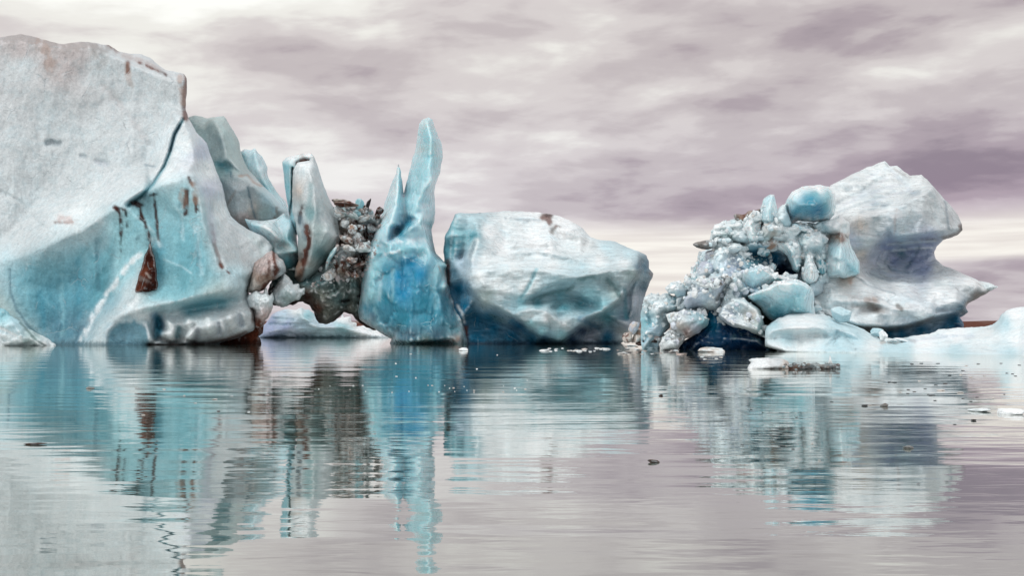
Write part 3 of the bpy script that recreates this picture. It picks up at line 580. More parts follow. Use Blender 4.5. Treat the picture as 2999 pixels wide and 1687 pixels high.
o = relief('ice_fin', [(704, 445), (716, 437), (735, 440), (747, 434), (756, 446), (768, 458), (782, 487), (786, 520), (806, 556), (836, 592), (850, 625), (846, 700), (760, 700), (700, 560)],
    [(740, 500, 1), (790, 570, 1.4), (760, 480, .6)], 106, M['clear'], step=4, edge=0, R=20, Rd=1.2, T=8, smooth=5, rough=2, seed=12, cols=[(740, 470, 'pale'), (780, 560, 'cyan'), (820, 600, 'pale'), (730, 520, 'snow')],
    lines=[[(745, 436, 1), (760, 500, 1.6), (800, 570, 1.8), (836, 620, 1.6)]], noise=((.4, (.3, .3, .3), 4),))
tag(o, 'pale cyan sliver of ice showing behind the slope of the grey green pinnacle', 'ice fin')
o = relief('ice_horn', [(716, 641), (742, 644), (764, 647), (790, 644), (810, 640), (822, 630), (832, 622), (844, 634), (858, 640), (864, 655), (868, 680), (871, 712), (877, 745), (876, 768), (864, 793), (850, 808), (830, 815), (800, 800), (780, 760), (750, 710)],
    [(850, 660, 1.2), (840, 700, 1.6), (850, 740, 1.8), (845, 780, 1.2), (820, 680, 1)], 90.5, M['clear'], step=3, edge=0, R=12, Rd=.9, T=7, smooth=4, rough=1, seed=13,
    lines=[[(735, 652, 2.2), (770, 660, 3.0), (795, 675, 3.4), (812, 695, 3.4), (822, 706, 3.0)], [(795, 652, 1), (815, 672, .8), (830, 700, .8), (815, 715, .8)], [(780, 690, 2.2), (800, 704, 2.2), (812, 710, 2)], [(805, 732, 1.5), (870, 730, 1.7)], [(805, 738, 2.3), (874, 738, 2.3)]],
    noise=((.3, (.4, .4, .4), 3), (.08, (1.6, 1.6, 1.6), 3)),
    cols=[(740, 655, 'pale'), (780, 670, 'white'), (810, 700, 'snow'), (850, 650, 'pale'), (850, 700, 'cyan'), (840, 720, 'mint'), (850, 770, 'teal'), (840, 800, 'tealgrey'), (760, 700, 'pale')])
tag(o, 'smooth pale blue block with a snout shaped horn, wedged left of the grey column', 'ice block')

# ================================================================= hollow grey column
col_ = relief('ice_column', [(858, 500), (866, 486), (872, 476), (905, 470), (915, 452), (922, 462), (928, 480), (936, 503), (947, 538), (961, 575), (978, 610), (990, 634), (995, 672), (1000, 693), (992, 721), (974, 745), (952, 765), (938, 790), (915, 812), (898, 830), (878, 832), (864, 812), (864, 790), (874, 760), (872, 700), (866, 650), (856, 620), (856, 560)],
    [(900, 520, 1.4), (900, 600, 2.4), (930, 640, 2.6), (960, 680, 2.4), (930, 720, 2.6), (900, 780, 2.4), (950, 620, 1.6), (880, 740, 2.2), (870, 560, 1.4)], 87.5, M['grain'], step=3, edge=0, R=22, Rd=1.8, T=9, smooth=3.5, rough=1.5, seed=14,
    lines=[[(905, 500, 1.6), (920, 560, 2.4), (925, 620, 3.0), (915, 680, 3.2), (905, 760, 3)], [(884, 620, 1.8), (880, 680, 1.6), (886, 740, 1.6)]],
    noise=((.5, (.35, .35, .25), 4), (.12, (1.6, 1.6, .8), 3)),
    cols=[(890, 500, 'white'), (880, 560, 'beige'), (925, 500, 'grey'), (900, 560, 'grey'), (910, 620, 'tealgrey'), (930, 560, 'grey'), (960, 640, 'grey'), (930, 680, 'mint'), (980, 690, 'white'), (940, 740, 'tealgrey'), (900, 800, 'mint'), (880, 780, 'tan'), (960, 720, 'mint'), (872, 640, 'white')],
    strokes=[([(888, 606), (880, 626), (876, 650)], 6, 'dbrown', .85, .35, .6), ([(880, 640), (895, 700)], 9, 'slate', .5, .3, .4), ([(899, 664), (905, 690), (902, 720), (894, 750), (886, 780), (880, 800)], 8.5, 'brown', .95, .3, .6), ([(905, 672), (906, 712), (896, 752)], 4, 'dbrown', .7, .1, .8),
             ([(912, 540), (905, 610)], 8, 'tealgrey', .5, .3, .2), ([(870, 486), (905, 479)], 3, 'snow', .9, 0, .2), ([(960, 660), (945, 720)], 8, None, 0, -.3), ([(876, 790), (880, 820)], 10, 'tan', .7, 0, .8)])
tag(col_, 'leaning grey ice column with a brown dirt stripe and a notched top', 'ice column')
relief('back_slab', [(826, 474), (838, 460), (862, 454), (890, 449), (912, 447), (920, 458), (923, 480), (915, 520), (905, 640), (868, 690), (850, 645), (842, 598), (834, 545), (830, 502)],
    [(845, 500, .6), (850, 600, .6)], 90.4, M['clear'], step=3, edge=0, R=12, Rd=.8, T=5, smooth=4, rough=1, seed=15, lines=[[(850, 478, 1.0), (852, 560, 1.0), (858, 650, 1)]],
    cols=[(835, 500, 'cyan'), (845, 560, 'cyan'), (870, 462, 'white'), (905, 453, 'snow'), (850, 470, 'white'), (858, 560, 'teal'), (895, 475, 'brown'), (885, 478, 'brown')],
    strokes=[([(856, 492), (856, 576), (848, 630)], 3, 'black', .8, .8, .2), ([(874, 478), (890, 471), (902, 473)], 8, 'dbrown', .95, .6, .3)], parent=col_)
o = relief('ice_flake', [(952, 790), (955, 765), (968, 738), (982, 722), (990, 722), (985, 735), (972, 757), (958, 785)], [(970, 750, .5)], 84.4, M['clear'], step=2.5, edge=0, R=7, Rd=.4, T=2, smooth=2, rough=1, seed=16, cols=[(970, 740, 'tealgrey'), (960, 780, 'tealgrey'), (985, 726, 'pale')])
tag(o, 'narrow curved flake of grey blue ice leaning on the right foot of the hollow column', 'ice flake')

# tuft of crumbly snow hanging left of the arch
o = relief('ice_tuft', [(833, 802), (845, 806), (850, 818), (861, 834), (872, 832), (878, 842), (893, 844), (890, 858), (884, 868), (870, 878), (861, 884), (845, 890), (826, 898), (808, 892), (798, 872), (799, 850), (812, 828)],
    [(840, 840, 1.4), (850, 860, 1.6), (820, 870, 1.0)], 84.6, M['rub'], step=2.6, edge=0, R=14, Rd=1, T=4, smooth=3, rough=7, seed=17, noise=((1.0, (.9, .9, .9), 5), (.3, (3, 3, 3), 2)),
    cols=[(840, 820, 'white'), (870, 850, 'white'), (820, 880, 'grey'), (850, 880, 'mint')])
tag(o, 'crumbly white tuft of snow hanging above the arch opening, left of the dirty rubble', 'ice tuft')

# ================================================================= dirty rubble arch
E_OUT = [(905, 800), (940, 770), (970, 742), (990, 700), (985, 640), (978, 612), (985, 600), (1000, 594), (1025, 600), (1045, 604), (1060, 612), (1085, 626), (1104, 628), (1118, 640), (1125, 700), (1130, 800), (1125, 960), (1100, 970), (1070, 958), (1045, 940), (1030, 920), (1007, 915), (992, 932), (975, 944), (950, 949), (932, 946), (918, 918), (907, 893), (885, 884), (860, 892), (835, 897), (800, 896), (786, 880), (784, 850), (800, 812), (828, 788), (860, 780), (885, 790)]
arch = relief('rubble_arch', E_OUT, [(1040, 660, -.5), (1030, 720, .6), (1080, 700, -2), (980, 800, 2), (1000, 860, 2.2), (950, 880, 2), (1060, 820, -1), (1060, 880, -1), (1030, 850, 1), (1000, 760, 2.4), (1070, 760, -1.5), (920, 850, 2.2), (850, 830, -2.2), (820, 860, -2), (880, 860, .5)],
    87.5, M['dirty'], step=3, edge=-1, R=18, Rd=1.4, T=12, smooth=4, rough=4, seed=20, noise=((1.0, (.42, .42, .42), 4), (.2, (2.2, 2.2, 2.2), 3)), cells=((1.1, .35, .25, .3, .16), (.45, .12, .3, .12, .14)),
    cols=[(1010, 620, 'mint'), (1050, 640, 'cyan'), (1080, 650, 'grey'), (1000, 650, 'beige'), (1030, 660, 'tan'), (1060, 680, 'beige'), (1010, 700, 'tan'), (1040, 720, 'beige'), (1070, 730, 'grey'), (1000, 740, 'grey'), (1060, 760, 'tan'), (1080, 700, 'brown'),
          (1000, 790, 'tan'), (960, 790, 'mint'), (940, 820, 'tealgrey'), (1050, 800, 'olive'), (980, 840, 'dgreen'), (1030, 830, 'dgreen'), (1060, 850, 'olive'), (940, 860, 'olive'), (1000, 880, 'dgreen'), (960, 920, 'olive'), (1050, 900, 'dgreen'), (900, 870, 'brown'), (880, 870, 'olive'), (860, 880, 'dbrown'), (930, 900, 'brown'), (860, 810, 'dgreen'), (830, 830, 'dgreen'), (810, 860, 'dbrown'), (890, 820, 'tealgrey'), (1020, 900, 'olive'), (1100, 930, 'dbrown')],
    strokes=[([(1005, 640), (1010, 680), (1000, 720)], 7, 'dbrown', .9, .5, 1.2), ([(1040, 650), (1060, 668), (1085, 690)], 10, 'brown', .9, .5, 1.2), ([(1070, 670), (1075, 700)], 9, 'dbrown', .9, .5, 1), ([(1000, 715), (1060, 712), (1090, 718)], 6, 'dbrown', .9, .5, 1.2),
             ([(1040, 756), (1070, 748), (1080, 770)], 9, 'dbrown', .95, .4, 1.2), ([(1000, 770), (1040, 785)], 7, 'brown', .9, .3, 1.3), ([(1095, 660), (1092, 720), (1080, 760)], 6, 'dbrown', .9, .4, .8), ([(985, 780), (1030, 800), (1060, 790)], 5, 'brown', .9, .2, 1.5),
             ([(980, 750), (985, 800)], 5, 'brown', .7, .2, 1.5), ([(930, 948), (905, 896), (870, 886), (820, 896)], 9, 'dbrown', .9, .2, .6), ([(985, 938), (1010, 918), (1045, 935), (1090, 962)], 10, 'dbrown', .9, .2, .5), ([(1002, 882), (1020, 880)], 5, 'black', .95, .5, .1), ([(1048, 868), (1054, 866)], 4, 'black', .95, .5, .1),
             ([(1010, 620), (1050, 640)], 6, 'white', .7, -.3, .6), ([(1030, 735), (1075, 730)], 9, 'white', .6, -.5, .6)])
tag(arch, 'dirty brown arch of ice rubble bridging the grey column and the blue spire', 'ice arch')
EPC = [(1000, 588, 44, 12, 'beige', 'brown', .1), (1014, 600, 60, 15, 'brown', 'tan', .12), (1052, 598, 22, 26, 'cyan', None, .3), (1074, 606, 7, 46, 'dbrown', None, .38), (1066, 614, 20, 22, 'brown', 'beige', 0), (1111, 616, 20, 20, 'brown', 'dbrown', .4), (1106, 630, 14, 26, 'tan', 'brown', .1),
       (995, 622, 30, 24, 'beige', 'white', .5), (1024, 628, 46, 18, 'mint', 'white', .4), (1060, 640, 40, 20, 'white', 'beige', -.2), (1090, 640, 26, 22, 'white', 'grey', .2), (1082, 622, 20, 16, 'pale', None, .6), (1012, 655, 22, 34, 'grey', 'beige', .2), (1033, 672, 26, 24, 'white', 'tan', .7),
       (1056, 664, 24, 22, 'white', 'brown', 0), (1084, 668, 22, 26, 'grey', 'white', .3), (1016, 700, 36, 22, 'beige', 'brown', .3), (1044, 698, 26, 28, 'grey', 'white', 0), (1062, 726, 54, 28, 'white', 'mint', .05), (1020, 732, 34, 22, 'white', 'beige', .4), (1000, 756, 30, 18, 'grey', 'tan', .3),
       (1030, 764, 30, 16, 'beige', 'brown', .3), (1052, 778, 40, 13, 'brown', 'beige', -.4), (1000, 784, 24, 16, 'beige', 'white', .2), (966, 806, 34, 34, 'white', 'beige', .3), (1015, 800, 24, 14, 'beige', 'brown', .6), (1040, 806, 20, 12, 'brown', 'tan', .2), (985, 768, 16, 14, 'white', 'brown', .2), (1086, 690, 14, 20, 'brown', 'grey', .1), (1076, 752, 20, 12, 'dbrown', 'beige', .2)]
for k, (px, py, w, h, c1, c2, tl) in enumerate(EPC):
    o = lump('rubble_block', px, py, w*1.3, h*1.3, (86.4 if k < 7 else 86.85) + (2.2 if px > 1072 else 1.0 if px > 1050 else 0) - (.5 if py > 720 else 0) + .3*math.sin(k*2.3), M['dirty'] if c1 in ('brown', 'dbrown', 'tan') else M['rub'], c1, seed=k+40, tilt=-tl, col2=c2, sub=4, nz=.09, deep=1.2, facets=8, parent=arch)
    if k == 3: o['label'] = 'thin dark brown shard sticking up from the crest'
    if k == 5: o['label'] = 'square dark brown block perched on the crest beside the blue spire'
    if k == 24: o['label'] = 'round white boulder low on the left'
    if k == 1: o['label'] = 'long flat brown slab on the left end of the crest'

# ================================================================= blue spire
F_OUT = [(1180, 1060), (1120, 1050), (1148, 993, 3), (1128, 984, 3), (1113, 974, 3), (1085, 956, 3), (1054, 937, 3), (1048, 914, 3), (1052, 874, 3), (1057, 824, 3), (1064, 785, 3), (1073, 752, 3), (1084, 715, 3), (1096, 688, 3), (1112, 655, 2.5), (1122, 612), (1133, 573), (1147, 537), (1160, 507), (1168, 479), (1174, 500), (1178, 530), (1183, 568), (1188, 544), (1199, 500), (1208, 464), (1217, 436), (1223, 390), (1227, 364), (1238, 348), (1254, 342), (1266, 349), (1274, 374), (1286, 400), (1294, 424), (1297, 455), (1290, 505), (1276, 536), (1272, 562), (1275, 600), (1273, 645), (1264, 673), (1268, 707), (1276, 742), (1295, 760, 3), (1309, 775, 4.5), (1312, 830, 4.5), (1325, 874, 4.5), (1335, 905, 4.5), (1353, 936, 4.5), (1366, 975, 4.5), (1373, 1005, 4.5), (1378, 1060, 4.5)]
spire = relief('blue_iceberg', F_OUT, [(1150, 600, 2), (1160, 560, 1.4), (1235, 480, 2.2), (1255, 440, 2.4), (1220, 540, 2.4), (1240, 620, 3), (1180, 640, 2), (1150, 660, 3.2), (1250, 700, 3.2), (1200, 700, 3.6), (1130, 740, 3.2), (1180, 780, 3.9), (1230, 830, 4.8), (1120, 850, 4.2), (1280, 850, 4.6), (1200, 920, 5), (1300, 930, 4.8), (1120, 930, 3.6), (1200, 1000, 5.6), (1330, 990, 5.2), (1260, 960, 5.4)],
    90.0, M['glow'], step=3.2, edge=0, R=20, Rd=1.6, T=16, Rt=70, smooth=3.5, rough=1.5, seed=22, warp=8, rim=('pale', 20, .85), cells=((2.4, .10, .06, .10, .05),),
    lines=[[(1168, 490, 1.2), (1166, 540, 2.2), (1158, 600, 2.8), (1140, 660, 3.6)], [(1182, 575, 0.4), (1186, 620, 0.8), (1196, 650, 1.6)], [(1250, 350, 1), (1262, 400, 2.6), (1262, 470, 3), (1236, 530, 3), (1206, 600, 2.4)],
           [(1262, 535, 3.4), (1240, 560, 3.6), (1222, 595, 3.4), (1205, 630, 3.2)], [(1165, 680, 0.9), (1190, 655, 1.8), (1206, 640, 1.8)], [(1135, 710, 3.6), (1170, 690, 3.6), (1200, 665, 4.2), (1230, 645, 4.2)],
           [(1090, 740, 3.6), (1140, 740, 4.2), (1200, 725, 4.4), (1260, 730, 4), (1290, 770, 3.9)], [(1310, 790, 3), (1320, 870, 3), (1350, 950, 3.6)]],
    noise=((.45, (.3, .3, .22), 3), (.22, (.9, .9, .3), 4, True), (.05, (2.4, 2.4, 1.2), 3)),
    cols=[(1250, 360, 'mint'), (1255, 400, 'cyan'), (1290, 440, 'mint'), (1230, 430, 'mint'), (1258, 460, 'cyan'), (1220, 500, 'cyan'), (1240, 520, 'cyan'), (1210, 560, 'cyan'), (1262, 535, 'white'), (1200, 600, 'cyan'), (1190, 580, 'cyan'), (1168, 500, 'mint'), (1155, 560, 'white'), (1165, 600, 'pale'), (1140, 620, 'pale'),
          (1250, 590, 'pale'), (1265, 640, 'white'), (1230, 630, 'pale'), (1150, 670, 'pale'), (1175, 680, 'blue'), (1195, 650, 'blue'), (1120, 690, 'pale'), (1210, 690, 'pale'), (1250, 690, 'pale'), (1240, 740, 'cyan'), (1180, 730, 'cyan'), (1110, 730, 'cyan'), (1080, 770, 'cyan'), (1100, 800, 'cyan'),
          (1200, 770, 'strong'), (1170, 810, 'strong'), (1230, 800, 'strong'), (1240, 880, 'blue'), (1180, 860, 'strong'), (1130, 800, 'blue'), (1090, 860, 'cyan'), (1070, 900, 'blue'), (1290, 800, 'cyan'), (1280, 850, 'blue'), (1300, 900, 'blue'), (1130, 880, 'blue'), (1120, 940, 'blue'), (1090, 930, 'slate'),
          (1180, 930, 'blue'), (1250, 930, 'blue'), (1200, 980, 'slate'), (1280, 980, 'slate'), (1250, 1000, 'dgreen'), (1160, 990, 'slate'), (1340, 960, 'teal'), (1350, 1000, 'tan'), (1330, 930, 'blue'), (1310, 840, 'cyan')],
    strokes=[([(1205, 600), (1220, 566), (1250, 545), (1272, 520)], 6, 'pale', .5, -.1, .9), ([(1180, 545), (1184, 600), (1180, 650)], 3, 'pale', .7, .2, .3), ([(1140, 700), (1165, 672), (1200, 640)], 10, 'deep', .5, .3, .6), ([(1150, 650), (1170, 655)], 4, 'snow', .6, -.1, .8),
             ([(1105, 720), (1150, 712), (1200, 705), (1245, 700), (1265, 710)], 5, 'snow', .35, -.1, 1.8), ([(1160, 700), (1230, 722)], 4, 'snow', .35, -.1, 1.8), ([(1130, 745), (1170, 735)], 4, 'snow', .6, -.1, 1), ([(1248, 706), (1270, 690)], 4, 'snow', .6, -.1, .8),
             ([(1100, 760), (1085, 830), (1075, 880)], 12, 'cyan', .4, -.3, .6), ([(1150, 790), (1148, 880)], 5, 'cyan', .5, .2, .8), ([(1118, 800), (1110, 880)], 5, 'pale', .4, .2, 1), ([(1210, 800), (1215, 900)], 6, 'blue', .5, .2, .8), ([(1265, 800), (1275, 900)], 8, 'cyan', .4, .2, .8),
             ([(1180, 760), (1176, 860)], 5, 'deep', .6, .15, .8), ([(1095, 900), (1105, 935)], 6, 'cyan', .6, 0, .8), ([(1312, 778), (1311, 800), (1309, 830)], 6, 'dbrown', .95, .2, .5), ([(1310, 830), (1308, 852)], 6, 'stone', .7, 0, .8), ([(1331, 884), (1332, 900)], 6.5, 'dbrown', 1, .2, .2),
             ([(1343, 925), (1350, 945)], 3, 'tan', .6, 0, .6), ([(1360, 950), (1358, 985), (1350, 1010)], 9, 'brown', .9, 0, .6), ([(1355, 985), (1330, 1008)], 8, 'brown', .8, 0, .7), ([(1160, 1006), (1250, 1006), (1340, 1008)], 7, 'dgreen', .8, 0, .7), ([(1100, 730), (1072, 790)], 5, 'snow', .5, 0, .8), ([(1285, 780), (1292, 798)], 3, 'tan', .6, 0, .8)])
tag(spire, 'vivid blue iceberg rising to a tall curved spire with a thin needle beside it', 'iceberg')

crumbs('dirt_crumbs', [(975, 600), (1118, 610), (1125, 660), (1095, 760), (1060, 815), (950, 830), (900, 850), (940, 780), (985, 740)], 300, (4, 19), ['white', 'beige', 'brown', 'brown', 'grey', 'tan', 'white', 'brown', 'dbrown', 'tan'], arch, M['dirty'], 3, -.5)
# ================================================================= rounded white block in the middle
G_OUT = [(1300, 1060), (1296, 900), (1300, 830), (1300, 712, -1), (1302, 695), (1318, 660), (1333, 629), (1343, 624), (1398, 624, -4), (1443, 621, -5), (1492, 617, -6), (1543, 619, -6), (1578, 622, -6), (1612, 626, -6), (1647, 636, -6), (1681, 651, -5), (1708, 669, -5), (1726, 691, -4), (1750, 700, -4), (1802, 708, -4), (1838, 725, -3), (1872, 737, -2), (1893, 748, -1), (1901, 767, -1), (1902, 788), (1914, 800), (1912, 812), (1904, 822), (1892, 857), (1887, 891), (1878, 940), (1868, 971), (1840, 988), (1818, 1005), (1810, 1060)]
front_edge = [(1398, 690, 2.2), (1388, 740, 3.2), (1381, 774, 4.6), (1369, 815, 5.4), (1378, 843, 5.6), (1400, 866, 5.6), (1418, 884, 5.6), (1445, 896, 5.8), (1471, 906, 6.0), (1500, 922, 6.0), (1550, 950, 6.0), (1585, 984, 5.6), (1612, 990, 5.4), (1637, 998, 5.2), (1658, 986, 5.2), (1675, 971, 5.4), (1700, 948, 5.4), (1719, 930, 5.2), (1768, 911, 5.0), (1816, 874, 4.6), (1832, 850, 4.6), (1852, 822, 4.4), (1866, 808, 4.4), (1876, 790, 4.0), (1874, 775, 3.4), (1840, 758, 2.8)]
import copy as _c
def inset(pts, cx, cy, px, dd):
    o = []
    for x, y, d in pts:
        l = math.hypot(x-cx, y-cy); o.append((x+(x-cx)/l*px, y+(y-cy)/l*px, d+dd))
    return o
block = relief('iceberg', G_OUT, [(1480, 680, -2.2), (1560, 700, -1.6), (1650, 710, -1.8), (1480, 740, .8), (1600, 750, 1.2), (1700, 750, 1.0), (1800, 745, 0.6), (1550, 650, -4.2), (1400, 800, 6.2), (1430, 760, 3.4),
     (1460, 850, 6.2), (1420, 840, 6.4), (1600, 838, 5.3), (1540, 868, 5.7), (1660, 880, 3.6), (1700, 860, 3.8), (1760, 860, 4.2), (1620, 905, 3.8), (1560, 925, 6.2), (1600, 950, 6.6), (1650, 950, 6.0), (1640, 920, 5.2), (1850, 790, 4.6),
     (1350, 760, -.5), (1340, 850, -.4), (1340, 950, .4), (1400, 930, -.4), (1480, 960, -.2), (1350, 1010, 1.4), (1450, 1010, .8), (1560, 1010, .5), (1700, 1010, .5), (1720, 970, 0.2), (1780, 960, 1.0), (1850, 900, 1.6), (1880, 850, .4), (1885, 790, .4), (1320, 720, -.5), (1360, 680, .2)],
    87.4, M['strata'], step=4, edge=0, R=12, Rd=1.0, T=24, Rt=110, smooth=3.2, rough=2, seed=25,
    lines=[front_edge, inset(front_edge[3:23], 1620, 800, 11, -2.6),
           [(1345, 632, .2), (1336, 690, .6), (1328, 760, .6)], [(1372, 634, -.6), (1362, 700, .2), (1350, 760, .2)], [(1392, 640, -.4), (1392, 690, .8), (1372, 745, 1.4)], [(1350, 764, 1.6), (1368, 752, 1.8), (1362, 790, 1.8)],
           [(1470, 637, -4.2), (1540, 643, -3.8), (1605, 655, -3.2), (1650, 672, -2.8), (1700, 690, -2.6)],
           [(1385, 800, 6.0), (1450, 788, 5.6), (1500, 783, 5.4), (1570, 788, 5.6), (1640, 800, 5.6), (1690, 812, 5.6), (1730, 806, 5.2), (1790, 790, 5.0), (1860, 785, 4.6)],
           [(1440, 808, 5.8), (1500, 806, 5.5), (1570, 810, 5.5), (1640, 820, 5.3), (1690, 828, 4.4), (1740, 822, 4.2), (1780, 830, 3.8)],
           [(1460, 742, 1.6), (1540, 736, 1.8), (1620, 742, 2.2), (1700, 760, 2.4), (1790, 772, 2.8)], [(1500, 752, 1.5), (1600, 756, 1.9), (1700, 775, 2.3)],
           [(1520, 892, 5.2), (1580, 884, 3.8), (1640, 872, 2.8), (1700, 884, 2.6), (1750, 897, 3.4)],
           [(1510, 918, 6.4), (1560, 905, 6.6), (1600, 902, 6.2), (1640, 918, 5.6), (1680, 930, 5.4)],
           [(1560, 935, 6.6), (1600, 915, 7.0), (1618, 930, 6.6), (1612, 945, 5.8)],
           [(1870, 740, 0), (1878, 800, 1), (1868, 860, 1.6), (1850, 930, 1.8)], [(1862, 830, 2.8), (1852, 900, 2.6), (1836, 950, 2.4)]],
    noise=((.6, (.16, .16, .3), 4), (.32, (.4, .4, 1.5), 5, True), (.10, (1.5, 1.5, 4), 4)),
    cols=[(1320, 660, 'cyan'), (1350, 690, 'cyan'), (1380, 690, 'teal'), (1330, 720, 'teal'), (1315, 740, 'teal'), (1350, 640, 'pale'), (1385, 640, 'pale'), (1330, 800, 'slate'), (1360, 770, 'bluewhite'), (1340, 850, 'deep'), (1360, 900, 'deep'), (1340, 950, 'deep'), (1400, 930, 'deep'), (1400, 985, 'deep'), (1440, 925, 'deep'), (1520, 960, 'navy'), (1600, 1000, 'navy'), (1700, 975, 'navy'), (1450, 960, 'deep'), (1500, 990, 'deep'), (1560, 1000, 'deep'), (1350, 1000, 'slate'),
          (1480, 650, 'white'), (1560, 635, 'snow'), (1560, 690, 'snow'), (1650, 660, 'snow'), (1460, 720, 'snow'), (1430, 680, 'snow'), (1600, 740, 'snow'), (1700, 720, 'white'), (1780, 730, 'pale'), (1840, 745, 'pale'), (1750, 770, 'white'), (1500, 780, 'white'), (1620, 780, 'white'), (1420, 770, 'white'),
          (1400, 810, 'white'), (1450, 830, 'white'), (1480, 850, 'white'), (1530, 850, 'white'), (1490, 880, 'pale'), (1430, 865, 'mint'), (1560, 830, 'white'), (1620, 830, 'pale'), (1680, 830, 'pale'), (1720, 860, 'cyan'), (1640, 860, 'cyan'), (1580, 885, 'teal'), (1650, 890, 'teal'), (1700, 890, 'teal'), (1520, 885, 'cyan'), (1600, 855, 'pale'), (1760, 890, 'cyan'), (1800, 860, 'mint'),
          (1850, 800, 'mint'), (1830, 770, 'white'), (1600, 930, 'snow'), (1550, 925, 'white'), (1650, 950, 'white'), (1640, 985, 'cyan'), (1590, 970, 'cyan'), (1550, 945, 'cyan'), (1690, 940, 'pale'), (1885, 780, 'slate'), (1880, 850, 'slate'), (1865, 780, 'slate'), (1850, 880, 'lilac'), (1840, 930, 'slate'), (1850, 960, 'lilac'), (1780, 930, 'teal'),
          (1750, 960, 'slate'), (1720, 990, 'lilac'), (1740, 970, 'lilac'), (1780, 990, 'deep'), (1670, 1000, 'navy'), (1830, 985, 'white'), (1600, 1005, 'deep')],
    strokes=[([(1571, 790), (1560, 815), (1545, 845), (1528, 872)], 5, 'cyan', .8, .45, .4), ([(1592, 634), (1610, 640), (1612, 648)], 8, 'brown', .85, .1, .7), ([(1600, 628), (1618, 632)], 5, 'dbrown', .9, 0, .6), ([(1630, 662), (1620, 672), (1616, 682)], 4, 'stone', .7, .1, .8), ([(1626, 662), (1640, 664)], 3, 'brown', .5, 0, .8),
             ([(1620, 675), (1660, 690), (1700, 702), (1750, 728)], 8, 'stone', .28, .1, 1.0), ([(1480, 640), (1540, 643), (1580, 645)], 4, 'slate', .35, .2, .7), ([(1510, 724), (1560, 722), (1600, 718)], 5, 'stone', .25, .2, .8), ([(1505, 755), (1530, 758)], 4, 'stone', .3, .1, .8),
             ([(1695, 820), (1720, 812), (1740, 812)], 6, 'tealgrey', .8, .4, .3), ([(1560, 880), (1600, 862), (1660, 850), (1680, 840)], 5, 'tealgrey', .7, .4, .4), ([(1780, 820), (1810, 850), (1815, 872)], 6, 'tealgrey', .7, .6, .2), ([(1395, 705), (1378, 760)], 9, 'white', .8, -.3, .4),
             ([(1390, 710), (1380, 740), (1372, 770)], 4, 'slate', .5, .3, .8), ([(1312, 765), (1313, 800), (1312, 830)], 7, 'dbrown', .9, .3, .5), ([(1340, 895), (1352, 915), (1360, 945)], 3.5, 'snow', .9, -.2, .3), ([(1365, 960), (1362, 1005)], 8, 'brown', .85, 0, .7), ([(1335, 640), (1322, 700), (1318, 760)], 3, 'snow', .4, 0, 1.2),
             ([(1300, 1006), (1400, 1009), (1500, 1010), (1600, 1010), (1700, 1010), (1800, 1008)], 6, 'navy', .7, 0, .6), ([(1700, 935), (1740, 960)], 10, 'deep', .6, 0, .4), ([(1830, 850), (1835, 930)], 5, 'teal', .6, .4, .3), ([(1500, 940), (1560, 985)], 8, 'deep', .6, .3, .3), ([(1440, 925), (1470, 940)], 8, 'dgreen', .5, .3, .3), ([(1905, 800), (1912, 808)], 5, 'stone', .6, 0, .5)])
tag(block, 'big rounded white iceberg with layered top and undercut blue base, right of the spire', 'iceberg')

# ================================================================= background floe seen through the arch
o = relief('background_floe', [(740, 975), (759, 968), (780, 943), (798, 922), (811, 910), (830, 908), (849, 905), (868, 908), (880, 901), (893, 906), (905, 905), (915, 916), (928, 932), (940, 948), (955, 947), (976, 937), (1000, 931), (1004, 917), (1007, 931), (1026, 926), (1031, 942), (1044, 944), (1045, 956), (1063, 954), (1094, 958), (1116, 972), (1150, 989), (1150, 1000), (740, 1002)],
    [(850, 950, 2), (900, 960, 2.2), (980, 965, 1.6), (800, 970, 2)], 133, M['strata'], step=3, edge=0, R=10, Rd=2, T=14, smooth=4, rough=3, seed=30, lines=[[(880, 905, 1.5), (886, 930, 3), (930, 960, 3), (1000, 962, 3)], [(870, 912, 1.2), (874, 935, 1.8), (900, 965, 2)]],
    noise=((1.2, (.15, .15, .4), 4), (.4, (.5, .5, 1.2), 3)),
    cols=[(790, 940, 'purple'), (830, 930, 'bluewhite'), (800, 970, 'purple'), (850, 980, 'lilac'), (840, 960, 'purple'), (870, 910, 'white'), (900, 920, 'cyan'), (890, 950, 'bluewhite'), (960, 955, 'bluewhite'), (1000, 935, 'snow'), (1020, 930, 'snow'), (1000, 965, 'cyan'), (1060, 970, 'snow'), (1100, 970, 'snow'), (1130, 985, 'snow'), (950, 980, 'pale')],
    strokes=[([(800, 930), (860, 935)], 3, 'slate', .5, .4, .6), ([(790, 948), (850, 950)], 3, 'slate', .5, .4, .6), ([(810, 985), (850, 975), (870, 985)], 5, 'slate', .5, .3, 1)])
tag(o, 'distant blue and white ice floe seen low through the opening under the rubble arch', 'ice floe')

